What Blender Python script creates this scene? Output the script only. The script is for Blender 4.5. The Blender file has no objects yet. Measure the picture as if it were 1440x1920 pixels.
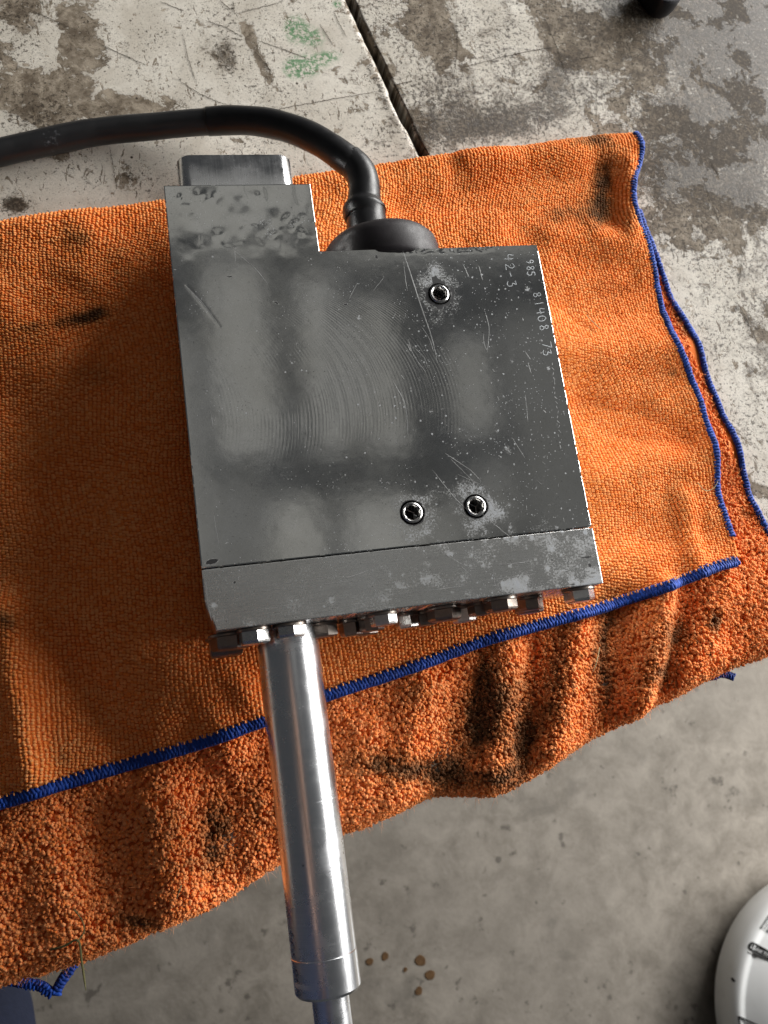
import bpy, bmesh, math, random
import numpy as np
from mathutils import Matrix, Vector, Quaternion

rng = np.random.default_rng(7)
random.seed(7)
scene = bpy.context.scene
COL = scene.collection

# ------------------------------------------------------------------ camera
ZT = 0.0585            # top face of the metal block above the bench top (bench top = 0)
ZB = 0.0125            # underside of the block, resting on the towel
F = 1600.0             # focal length in pixels of the 1440 x 1920 photograph
CAM = np.array([-0.000536, -0.171604, 0.304870 + ZT])
AX = np.array([[0.971703654, -0.095235918, 0.216153022],
               [-0.139628623, -0.969703678, 0.200446066],
               [0.190514715, -0.224955324, -0.955562267]])   # columns: image right, image down, forward
FLOOR = -0.92
ROOF = 0.85           # brightness of the added overhead lamps

cam_data = bpy.data.cameras.new('camera')
cam_data.sensor_width = 36.0
cam_data.lens = F / 1920.0 * 36.0
cam_data.clip_start = 0.01
cam_data.clip_end = 100.0
cam_data.dof.use_dof = True
cam_data.dof.focus_distance = 0.335
cam_data.dof.aperture_fstop = 22.0
cam = bpy.data.objects.new('camera', cam_data)
COL.objects.link(cam)
cam.matrix_world = Matrix([[AX[0, 0], -AX[0, 1], -AX[0, 2], CAM[0]],
                           [AX[1, 0], -AX[1, 1], -AX[1, 2], CAM[1]],
                           [AX[2, 0], -AX[2, 1], -AX[2, 2], CAM[2]],
                           [0, 0, 0, 1]])
scene.camera = cam

# ------------------------------------------------------------------ light
world = bpy.data.worlds.new('World')
scene.world = world
world.use_nodes = True
world.node_tree.nodes['Background'].inputs[0].default_value = (0.92, 0.96, 1.0, 1)
world.node_tree.nodes['Background'].inputs[1].default_value = 0.05


def area(name, loc, target, sx, sy, power, col=(1, 1, 1)):
    d = bpy.data.lights.new(name, 'AREA')
    d.shape = 'RECTANGLE'
    d.size, d.size_y = sx, sy
    d.energy = power
    d.color = col
    o = bpy.data.objects.new(name, d)
    COL.objects.link(o)
    o.location = loc
    v = Vector(target) - Vector(loc)
    o.rotation_euler = v.to_track_quat('-Z', 'Y').to_euler()
    return o


# the open garage door: a wide bank of daylight to the right and beyond the bench
area('door_daylight', (2.15, 0.80, 0.68), (0.05, 0.0, 0.0), 3.3, 1.15, 215, (1.0, 0.985, 0.955))
# added lamps standing in for pale roof panels, plus fill, mirrored in the metal
RZ_ = 2.0
kz = (RZ_ - ZT) / 0.30487
for (x0, x1, y0, y1, g) in ((0.011, 0.0340, -0.082, -0.004, 0.85), (0.0455, 0.0605, -0.083, -0.010, 0.90), (0.0670, 0.0820, -0.085, -0.022, 0.95), (0.102, 0.119, -0.080, -0.040, 0.75),
                            (0.026, 0.045, -0.165, -0.100, 1.0), (0.0535, 0.079, -0.165, -0.101, 0.95), (0.104, 0.122, -0.120, -0.092, 0.45),
                            (-0.060, 0.062, 0.006, 0.150, 0.95), (0.066, 0.160, -0.004, 0.150, 0.75), (-0.03, 0.005, -0.120, -0.030, 0.55), (0.082, 0.100, -0.150, -0.106, 0.55), (0.126, 0.160, -0.150, -0.030, 0.32), (-0.02, 0.024, -0.150, -0.090, 0.35)):
    c = np.array([(x0 + x1) / 2, (y0 + y1) / 2]); q = c + (c - CAM[:2]) * kz
    sx, sy = (x1 - x0) * (1 + kz), (y1 - y0) * (1 + kz)
    area('roof_standin_lamp', (q[0], q[1], RZ_), (q[0], q[1], 0.0), sx, sy, ROOF * g * sx * sy, (1.0, 0.98, 0.91))

scene.view_settings.view_transform = 'Standard'
scene.view_settings.look = 'None'
scene.view_settings.gamma = 1.0
scene.view_settings.exposure = 0.0
scene.view_settings.use_curve_mapping = False
scene.cycles.use_denoising = True
scene.cycles.max_bounces = 6
scene.cycles.sample_clamp_indirect = 4.0


# ------------------------------------------------------------------ helpers
def U(px, py, z):
    """photograph pixel -> world point on the horizontal plane at height z"""
    px = np.asarray(px, float); py = np.asarray(py, float); z = np.asarray(z, float)
    d = np.stack([(px - 720) / F, (py - 960) / F, np.ones_like(px)], -1) @ AX.T
    s = (z - CAM[2]) / d[..., 2]
    return CAM + d * s[..., None]


def PX(P):
    """world -> photograph pixel"""
    Q = (np.asarray(P) - CAM) @ AX
    return Q[..., :2] / Q[..., 2:3] * F + np.array([720, 960])


def hash2(ix, iy, seed):
    h = (ix.astype(np.int64) * 374761393 + iy.astype(np.int64) * 668265263 + seed * 2246822519) & 0xFFFFFFFF
    h = ((h ^ (h >> 13)) * 1274126177) & 0xFFFFFFFF
    return ((h ^ (h >> 16)) & 0xFFFFFF) / float(0xFFFFFF)


def vnoise(x, y, seed=0):
    ix = np.floor(x); iy = np.floor(y)
    fx = x - ix; fy = y - iy
    fx = fx * fx * fx * (fx * (fx * 6 - 15) + 10); fy = fy * fy * fy * (fy * (fy * 6 - 15) + 10)
    a = hash2(ix, iy, seed); b = hash2(ix + 1, iy, seed); c = hash2(ix, iy + 1, seed); d = hash2(ix + 1, iy + 1, seed)
    return (a * (1 - fx) + b * fx) * (1 - fy) + (c * (1 - fx) + d * fx) * fy


def fbm(x, y, octaves=4, seed=0, gain=0.5):
    s = 0; a = 1.0; t = 0
    for k in range(octaves):
        s = s + a * vnoise(x * 2 ** k + 17.3 * k, y * 2 ** k - 9.1 * k, seed + k)
        t += a; a *= gain
    return s / t      # 0..1


def smooth(e0, e1, x):
    t = np.clip((x - e0) / (e1 - e0), 0, 1)
    return t * t * (3 - 2 * t)


def mesh_obj(name, verts, faces, material, parent=None, shade=True, attrs=None):
    me = bpy.data.meshes.new(name)
    verts = np.asarray(verts, np.float32)
    if isinstance(faces, np.ndarray):
        n, k = faces.shape
        me.vertices.add(len(verts)); me.vertices.foreach_set('co', verts.ravel())
        me.loops.add(n * k); me.loops.foreach_set('vertex_index', faces.astype(np.int32).ravel())
        me.polygons.add(n)
        me.polygons.foreach_set('loop_start', np.arange(0, n * k, k, dtype=np.int32))
        me.update(calc_edges=True)
    else:
        me.from_pydata([tuple(map(float, v)) for v in verts], [], [tuple(map(int, f)) for f in faces])
        me.update()
    if shade:
        me.polygons.foreach_set('use_smooth', np.ones(len(me.polygons), bool))
    for k, v in (attrs or {}).items():
        at = me.attributes.new(k, 'FLOAT', 'POINT')
        at.data.foreach_set('value', np.asarray(v, np.float32))
    me.materials.append(material)
    o = bpy.data.objects.new(name, me)
    COL.objects.link(o)
    if parent is not None:
        o.parent = parent
    return o


def tag(o, label, cat=None, group=None, kind=None):
    o['label'] = label
    if cat: o['category'] = cat
    if group: o['group'] = group
    if kind: o['kind'] = kind
    return o


def empty(name, loc=(0, 0, 0)):
    o = bpy.data.objects.new(name, None)
    o.empty_display_size = 0.02
    COL.objects.link(o)
    return o       # kept at the origin so that parts can use world coordinates


def grid_solid(X, Y, Z, mask=None, zbot=None, drop=None):
    """heightfield X,Y,Z (n,m) as a closed solid: top quads, side walls, flat underside. returns verts, faces(list), n_top"""
    n, m = X.shape
    idx = np.arange(n * m).reshape(n, m)
    if mask is None:
        mask = np.ones((n - 1, m - 1), bool)
    q = np.stack([idx[:-1, :-1], idx[1:, :-1], idx[1:, 1:], idx[:-1, 1:]], -1)[mask]
    V = np.stack([X.ravel(), Y.ravel(), Z.ravel()], -1)
    used = np.zeros(n * m, bool); used[q.ravel()] = True
    # orientation upward
    p = V[q[0]]
    if np.cross(p[1] - p[0], p[2] - p[0])[2] < 0:
        q = q[:, ::-1]
    if zbot is not None:
        e = np.concatenate([q[:, [0, 1]], q[:, [1, 2]], q[:, [2, 3]], q[:, [3, 0]]])
        key = e[:, 0] * (n * m) + e[:, 1]; rkey = e[:, 1] * (n * m) + e[:, 0]
        b = e[~np.isin(key, rkey)]
        low = V.copy(); low[:, 2] = zbot
        N = n * m
        walls = np.stack([b[:, 1], b[:, 0], b[:, 0] + N, b[:, 1] + N], -1)
        V = np.concatenate([V, low])
        faces = np.concatenate([q, walls, q[:, ::-1] + N])
        used = np.concatenate([used, used])
    else:
        faces = q
    remap = -np.ones(len(V), int)
    keep = np.zeros(len(V), bool); keep[faces.ravel()] = True
    remap[keep] = np.arange(keep.sum())
    return V[keep], remap[faces], keep[:n * m]


def box(name, lo, hi, material, parent=None, bevel=0.0, seg=2):
    bm = bmesh.new()
    bmesh.ops.create_cube(bm, size=1)
    for v in bm.verts:
        v.co = Vector([(lo[i] + hi[i]) / 2 + v.co[i] * (hi[i] - lo[i]) for i in range(3)])
    if bevel:
        bmesh.ops.bevel(bm, geom=bm.edges[:], offset=bevel, segments=seg, profile=0.5, affect='EDGES')
    me = bpy.data.meshes.new(name); bm.to_mesh(me); bm.free()
    me.polygons.foreach_set('use_smooth', np.ones(len(me.polygons), bool))
    me.materials.append(material)
    o = bpy.data.objects.new(name, me); COL.objects.link(o)
    if parent is not None: o.parent = parent
    return o


def catmull(pts, n):
    pts = np.asarray(pts, float)
    P = np.concatenate([[2 * pts[0] - pts[1]], pts, [2 * pts[-1] - pts[-2]]])
    out = []
    per = 12
    for i in range(len(pts) - 1):
        p0, p1, p2, p3 = P[i:i + 4]
        for t in np.linspace(0, 1, per, endpoint=False):
            out.append(0.5 * ((2 * p1) + (-p0 + p2) * t + (2 * p0 - 5 * p1 + 4 * p2 - p3) * t ** 2 + (-p0 + 3 * p1 - 3 * p2 + p3) * t ** 3))
    out.append(pts[-1])
    out = np.array(out)
    d = np.concatenate([[0], np.cumsum(np.linalg.norm(np.diff(out[:, :3], axis=0), axis=1))])
    s = np.linspace(0, d[-1], n)
    return np.stack([np.interp(s, d, out[:, k]) for k in range(out.shape[1])], -1)


def tube(name, path, material, parent=None, seg=14, caps=True, squash=1.0):
    """path: (n,4) x y z radius"""
    path = np.asarray(path, float)
    n = len(path)
    T = np.gradient(path[:, :3], axis=0); T /= np.linalg.norm(T, axis=1)[:, None] + 1e-12
    up = np.array([0.0, 0, 1])
    V = []
    for i in range(n):
        s = np.cross(T[i], up)
        if np.linalg.norm(s) < 1e-3: s = np.array([1.0, 0, 0])
        s /= np.linalg.norm(s)
        w = np.cross(s, T[i])
        for k in range(seg):
            a = 2 * math.pi * k / seg
            V.append(path[i, :3] + path[i, 3] * (math.cos(a) * s + math.sin(a) * squash * w))
    Fc = []
    for i in range(n - 1):
        for k in range(seg):
            k2 = (k + 1) % seg
            Fc.append((i * seg + k, i * seg + k2, (i + 1) * seg + k2, (i + 1) * seg + k))
    if caps:
        Fc.append(tuple(range(seg))[::-1]); Fc.append(tuple((n - 1) * seg + k for k in range(seg)))
    return mesh_obj(name, V, Fc, material, parent)


def lathe(name, prof, origin, axis, material, parent=None, seg=48, shape=None):
    """prof: list of (r, t) with t along axis from origin"""
    axis = np.array(axis, float); axis /= np.linalg.norm(axis)
    ref = np.array([0, 0, 1.0]) if abs(axis[2]) < 0.9 else np.array([1.0, 0, 0])
    s = np.cross(axis, ref); s /= np.linalg.norm(s); w = np.cross(axis, s)
    V = []; Fc = []
    for j, (r, t) in enumerate(prof):
        for k in range(seg):
            a = 2 * math.pi * k / seg
            rr = r if shape is None else shape(j, a, r)
            V.append(np.array(origin) + axis * t + rr * (math.cos(a) * s + math.sin(a) * w))
    for j in range(len(prof) - 1):
        for k in range(seg):
            k2 = (k + 1) % seg
            Fc.append((j * seg + k, j * seg + k2, (j + 1) * seg + k2, (j + 1) * seg + k))
    Fc.append(tuple(range(seg))[::-1])
    Fc.append(tuple((len(prof) - 1) * seg + k for k in range(seg)))
    o = mesh_obj(name, V, Fc, material, parent)
    bm = bmesh.new(); bm.from_mesh(o.data); bmesh.ops.recalc_face_normals(bm, faces=bm.faces); bm.to_mesh(o.data); bm.free()
    return o


def sharp(o, deg=35):
    me = o.data
    bm = bmesh.new(); bm.from_mesh(me)
    for e in bm.edges:
        if len(e.link_faces) == 2 and e.calc_face_angle(0) > math.radians(deg):
            e.smooth = False
    bm.to_mesh(me); bm.free()
    return o


# ------------------------------------------------------------------ material helpers
class Nodes:
    def __init__(self, name):
        self.m = bpy.data.materials.new(name)
        self.m.use_nodes = True
        self.t = self.m.node_tree
        self.b = self.t.nodes['Principled BSDF']
        self.tc = None

    def n(self, typ, **kw):
        x = self.t.nodes.new(typ)
        for k, v in kw.items():
            setattr(x, k, v)
        return x

    def link(self, a, b):
        self.t.links.new(a, b)

    def put(self, sock, v):
        if hasattr(v, 'is_output') or isinstance(v, bpy.types.NodeSocket):
            self.link(v, sock)
        else:
            sock.default_value = v

    def coord(self):
        if self.tc is None:
            self.tc = self.n('ShaderNodeTexCoord')
        return self.tc.outputs['Object']

    def mapping(self, scale=(1, 1, 1), rot=(0, 0, 0), loc=(0, 0, 0)):
        m = self.n('ShaderNodeMapping')
        m.inputs['Scale'].default_value = scale
        m.inputs['Rotation'].default_value = rot
        m.inputs['Location'].default_value = loc
        self.link(self.coord(), m.inputs['Vector'])
        return m.outputs[0]

    def noise(self, scale, detail=4, rough=0.55, vec=None, dist=0.0):
        x = self.n('ShaderNodeTexNoise')
        x.inputs['Scale'].default_value = scale
        x.inputs['Detail'].default_value = detail
        x.inputs['Roughness'].default_value = rough
        x.inputs['Distortion'].default_value = dist
        self.link(vec if vec is not None else self.coord(), x.inputs['Vector'])
        return x.outputs['Fac']

    def voronoi(self, scale, vec=None, feature='F1', out='Distance', rand=1.0):
        x = self.n('ShaderNodeTexVoronoi', feature=feature)
        x.inputs['Scale'].default_value = scale
        x.inputs['Randomness'].default_value = rand
        self.link(vec if vec is not None else self.coord(), x.inputs['Vector'])
        return x.outputs[out]

    def math(self, op, a, b=0.0, c=0.0, clamp=False):
        x = self.n('ShaderNodeMath', operation=op)
        x.use_clamp = clamp
        self.put(x.inputs[0], a); self.put(x.inputs[1], b); self.put(x.inputs[2], c)
        return x.outputs[0]

    def ramp(self, fac, lo, hi, a=0.0, b=1.0):
        x = self.n('ShaderNodeMapRange')
        x.interpolation_type = 'SMOOTHSTEP'
        self.put(x.inputs['Value'], fac)
        x.inputs['From Min'].default_value = lo; x.inputs['From Max'].default_value = hi
        x.inputs['To Min'].default_value = a; x.inputs['To Max'].default_value = b
        return x.outputs[0]

    def mix(self, fac, a, b):
        x = self.n('ShaderNodeMix', data_type='RGBA')
        self.put(x.inputs['Factor'], fac)
        self.put(x.inputs[6], a if not isinstance(a, tuple) else (*a, 1)[:4])
        self.put(x.inputs[7], b if not isinstance(b, tuple) else (*b, 1)[:4])
        return x.outputs[2]

    def mixf(self, fac, a, b):
        x = self.n('ShaderNodeMix', data_type='FLOAT')
        self.put(x.inputs[0], fac); self.put(x.inputs[2], a); self.put(x.inputs[3], b)
        return x.outputs[0]

    def attr(self, name):
        x = self.n('ShaderNodeAttribute', attribute_name=name)
        return x.outputs['Fac']

    def bump(self, h, strength=0.3, dist=0.001, normal=None):
        x = self.n('ShaderNodeBump')
        x.inputs['Strength'].default_value = strength
        x.inputs['Distance'].default_value = dist
        self.put(x.inputs['Height'], h)
        if normal is not None: self.link(normal, x.inputs['Normal'])
        return x.outputs[0]

    def set(self, color=None, rough=None, metal=None, normal=None, spec=None, **kw):
        b = self.b
        if color is not None: self.put(b.inputs['Base Color'], (*color, 1) if isinstance(color, tuple) else color)
        if rough is not None: self.put(b.inputs['Roughness'], rough)
        if metal is not None: self.put(b.inputs['Metallic'], metal)
        if normal is not None: self.link(normal, b.inputs['Normal'])
        if spec is not None: b.inputs['Specular IOR Level'].default_value = spec
        for k, v in kw.items(): self.put(b.inputs[k.replace('_', ' ')], v)
        return self.m


def xyz(N, vec=None):
    s = N.n('ShaderNodeSeparateXYZ')
    N.link(vec if vec is not None else N.coord(), s.inputs[0])
    return s.outputs


# metal face with milling arcs, corrosion bloom, dark grime
def mat_face():
    N = Nodes('milled_metal')
    corr_glint = N.attr('corrosion_glint'); dark = N.attr('grime'); brush = N.attr('brushed')
    o = xyz(N)
    # face-mill arcs: circles of 42 mm radius swept along x
    yy = N.math('SUBTRACT', o[1], -0.066)
    r2 = N.math('SUBTRACT', 0.052 ** 2, N.math('MULTIPLY', yy, yy))
    r = N.math('SQRT', N.math('MAXIMUM', r2, 1e-7))
    s = N.math('SUBTRACT', o[0], r)
    wob = N.math('MULTIPLY', N.noise(60, 2), 0.0009)
    s = N.math('ADD', s, wob)
    arcs = N.math('SINE', N.math('MULTIPLY', s, 2 * math.pi / 0.0014))
    fine = N.math('SINE', N.math('MULTIPLY', s, 2 * math.pi / 0.0006))
    am = N.math('MULTIPLY', N.ramp(o[1], -0.090, -0.066), N.ramp(o[1], -0.017, -0.030))
    am = N.math('MULTIPLY', am, N.ramp(N.noise(28, 2), 0.36, 0.60))
    am = N.math('MULTIPLY', am, N.math('MULTIPLY', N.ramp(o[0], 0.112, 0.092), N.ramp(o[0], 0.008, 0.03)))
    am = N.math('MULTIPLY', am, N.math('SUBTRACT', 1.0, brush))
    # lengthwise brushing on the end plate
    br = N.noise(1.0, 3, 0.6, N.mapping((90, 2600, 1)))
    micro = N.noise(1500, 3, 0.6)
    h = N.math('ADD', N.math('MULTIPLY', N.math('ADD', arcs, N.math('MULTIPLY', fine, 0.3)), N.math('MULTIPLY', am, 0.20)), N.math('MULTIPLY', micro, 0.16))
    h = N.math('ADD', h, N.math('MULTIPLY', br, N.math('MULTIPLY', brush, 2.2)))
    blot = N.noise(1300, 6, 0.75)
    cm = N.ramp(N.math('ADD', corr_glint, N.math('MULTIPLY', N.math('SUBTRACT', blot, 0.5), 2.2)), 0.42, 1.0)
    dm = N.ramp(N.math('ADD', dark, N.math('MULTIPLY', N.math('SUBTRACT', N.noise(1400, 4, 0.7), 0.5), 0.8)), 0.42, 0.62)
    tone = N.mix(N.ramp(N.noise(30, 6, 0.65), 0.3, 0.7), (0.68, 0.675, 0.65), (0.76, 0.76, 0.75))
    tone = N.mix(N.ramp(br, 0.3, 0.7, 0.0, 0.30), tone, N.mix(brush, tone, (0.50, 0.50, 0.49)))
    tone = N.mix(N.ramp(N.noise(1500, 3, 0.6), 0.58, 0.72, 0, 0.42), tone, (0.95, 0.95, 0.95))
    tone = N.mix(N.ramp(N.noise(1100, 4, 0.65, N.mapping((1, 1, 1), (0, 0, 0), (3, 5, 0))), 0.60, 0.72, 0, 0.5), tone, (0.30, 0.295, 0.285))
    pin = N.ramp(N.voronoi(420), 0.10, 0.05)
    tone = N.mix(N.math('MULTIPLY', pin, N.ramp(N.noise(70, 3), 0.5, 0.62)), tone, (0.10, 0.10, 0.10))
    dots = N.math('MULTIPLY', N.ramp(N.math('ADD', N.voronoi(330), N.math('MULTIPLY', N.noise(1800, 3, 0.7), 0.22)), 0.27, 0.17), N.ramp(N.math('ADD', N.noise(38, 4, 0.6), N.math('MULTIPLY', o[0], 1.1)), 0.56, 0.70))
    dots = N.math('MAXIMUM', dots, N.math('MULTIPLY', N.ramp(N.voronoi(760, N.mapping((1, 1, 1), (0, 0, 0), (7, 2, 0))), 0.16, 0.08), N.ramp(N.math('ADD', N.noise(55, 4, 0.6), N.math('MULTIPLY', o[0], 0.9)), 0.54, 0.68)))
    cm = N.math('MAXIMUM', cm, N.math('MULTIPLY', dots, 0.9))
    col = N.mix(N.math('MULTIPLY', cm, 0.9), tone, (0.34, 0.36, 0.39))
    col = N.mix(dm, col, (0.012, 0.012, 0.013))
    rough = N.ramp(N.noise(90, 5, 0.7), 0.3, 0.75, 0.095, 0.125)
    rough = N.mixf(brush, rough, 0.27)
    rough = N.mixf(cm, rough, 0.50)
    rough = N.mixf(dm, rough, 0.6)
    metal = N.math('SUBTRACT', 1.0, N.math('MULTIPLY', N.math('ADD', N.math('MULTIPLY', cm, 0.62), dm, clamp=True), 0.95))
    nrm = N.bump(N.math('ADD', h, N.math('MULTIPLY', N.math('ADD', cm, N.math('MULTIPLY', dm, -1.0)), 0.35)), 0.20, 0.00008)
    return N.set(col, rough, metal, nrm)


def mat_metal(name, col, rough, ring=None, bumpstr=0.1, rough_var=0.08):
    N = Nodes(name)
    v = N.noise(1.0, 3, 0.6, N.mapping(ring)) if ring else N.noise(900, 3)
    big = N.noise(90, 4, 0.6)
    r = N.math('ADD', N.ramp(big, 0.3, 0.7, rough - rough_var, rough + rough_var), N.math('MULTIPLY', N.math('SUBTRACT', v, 0.5), 0.10))
    c = N.mix(N.ramp(v, 0.35, 0.7), tuple(x * 0.88 for x in col), col)
    return N.set(c, r, 1.0, N.bump(v, bumpstr, 0.0001))


def mat_plain(name, col, rough, spec=0.5, bump=None):
    N = Nodes(name)
    c = N.mix(N.ramp(N.noise(160, 4, 0.6), 0.3, 0.7), tuple(x * 0.8 for x in col), tuple(min(1, x * 1.15) for x in col))
    nrm = N.bump(N.noise(bump[0], 4), bump[1], bump[2]) if bump else None
    return N.set(c, N.ramp(N.noise(220, 4, 0.6), 0.3, 0.7, rough - 0.06, rough + 0.08), 0.0, nrm, spec)


M = {}
M['face'] = mat_face()
M['rod'] = mat_metal('polished_rod_steel', (0.84, 0.85, 0.88), 0.29, (60, 3800, 60), 0.05, 0.02)
def mat_rod():
    N = Nodes('turned_rod_steel')
    fine = N.noise(1.0, 3, 0.6, N.mapping((40, 3800, 40)))
    o_ = xyz(N)
    band = N.ramp(N.noise(1.0, 2, 0.5, N.mapping((8, 260, 8))), 0.66, 0.72)
    part = N.ramp(N.noise(70, 3, 0.6), 0.45, 0.6)
    line = N.math('MULTIPLY', band, part)
    smudge = N.ramp(N.noise(55, 6, 0.7), 0.4, 0.7)
    pit = N.ramp(N.voronoi(120), 0.05, 0.025)
    c = N.mix(N.ramp(fine, 0.35, 0.7), (0.86, 0.87, 0.90), (0.94, 0.95, 0.97))
    c = N.mix(N.math('MULTIPLY', pit, N.ramp(N.noise(40, 2), 0.5, 0.55)), c, (0.10, 0.10, 0.10))
    r = N.math('ADD', N.mixf(smudge, 0.24, 0.33), N.math('MULTIPLY', line, 0.18))
    return N.set(c, r, 1.0, N.bump(N.math('ADD', N.math('MULTIPLY', fine, 0.25), N.math('MULTIPLY', line, 0.6)), 0.12, 0.0001))


M['rod'] = mat_rod()
M['tongue'] = mat_metal('drawn_aluminium', (0.80, 0.80, 0.81), 0.24, (2600, 60, 200), 0.12)
M['bolt'] = mat_metal('zinc_bolt_steel', (0.82, 0.81, 0.79), 0.30, None, 0.25)
M['bolt_dark'] = mat_metal('dirty_bolt_steel', (0.30, 0.26, 0.23), 0.38, None, 0.35)
M['screw'] = mat_metal('set_screw_steel', (0.80, 0.79, 0.77), 0.28, None, 0.12)
M['black_hole'] = mat_plain('dark_socket_steel', (0.010, 0.010, 0.010), 0.6, 0.2)  # near-black floor of the screw sockets
M['rubber'] = mat_plain('black_rubber', (0.010, 0.010, 0.011), 0.36, 0.35, (1200, 0.12, 0.0002))
M['rubber_cap'] = mat_plain('matt_black_rubber', (0.016, 0.013, 0.015), 0.50, 0.35, (2600, 0.2, 0.0002))
M['scratch'] = mat_metal('bare_scratch_metal', (0.55, 0.55, 0.55), 0.42, None, 0.2)
M['engrave'] = mat_metal('scribed_metal', (0.46, 0.48, 0.50), 0.5, None, 0.2)


def mat_jacket():
    N = Nodes('cable_jacket')
    o = xyz(N)
    g = N.math('SQRT', N.math('ADD', N.math('POWER', N.math('SUBTRACT', o[0], U(97, 262, 0.009)[0]), 2), N.math('POWER', N.math('SUBTRACT', o[1], U(97, 262, 0.009)[1]), 2)))
    scuff = N.math('MULTIPLY', N.ramp(g, 0.0055, 0.001), N.ramp(N.noise(420, 6, 0.7), 0.52, 0.66, 0, 0.6))
    c = N.mix(scuff, (0.011, 0.011, 0.012), (0.22, 0.22, 0.24))
    return N.set(c, N.mixf(scuff, N.ramp(N.noise(120, 3), 0.3, 0.7, 0.34, 0.48), 0.7), 0.0, N.bump(N.noise(500, 4), 0.12, 0.0003), 0.5)


M['jacket'] = mat_jacket()


def mat_towel(name, base, lite, deep):
    N = Nodes(name)
    st = N.attr('stain'); rnd = N.attr('tint')
    c = N.mix(rnd, base, lite)
    c = N.mix(N.ramp(N.noise(55, 4, 0.6), 0.35, 0.75, 0.0, 0.35), c, deep)
    s = N.math('ADD', st, N.math('MULTIPLY', N.math('SUBTRACT', N.noise(150, 9, 0.78), 0.5), N.math('MULTIPLY', st, 3.0)))
    c = N.mix(N.ramp(s, 0.05, 1.15, 0.0, 0.90), c, (0.030, 0.021, 0.012))
    N.set(c, 0.85, 0.0, None, 0.15)
    N.b.inputs['Sheen Weight'].default_value = 0.22
    N.b.inputs['Sheen Roughness'].default_value = 0.45
    N.b.inputs['Sheen Tint'].default_value = (1.0, 0.68, 0.42, 1)
    return N.m


M['loop'] = mat_towel('orange_towel_loops', (0.92, 0.272, 0.052), (0.98, 0.43, 0.15), (0.85, 0.215, 0.036))
M['sheet'] = mat_towel('orange_towel_ground', (0.70, 0.165, 0.028), (0.74, 0.18, 0.032), (0.62, 0.13, 0.02))
M['tuft'] = mat_towel('orange_towel_pile', (0.91, 0.26, 0.058), (0.98, 0.41, 0.16), (0.82, 0.20, 0.042))
N = Nodes('blue_overlock_thread')
rn = N.attr('tint')
M['hem'] = N.set(N.mix(rn, (0.005, 0.026, 0.18), (0.010, 0.070, 0.42)), 0.62, 0.0, N.bump(N.noise(2500, 3), 0.3, 0.0003), 0.3)
N.b.inputs['Sheen Weight'].default_value = 0.04


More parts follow.
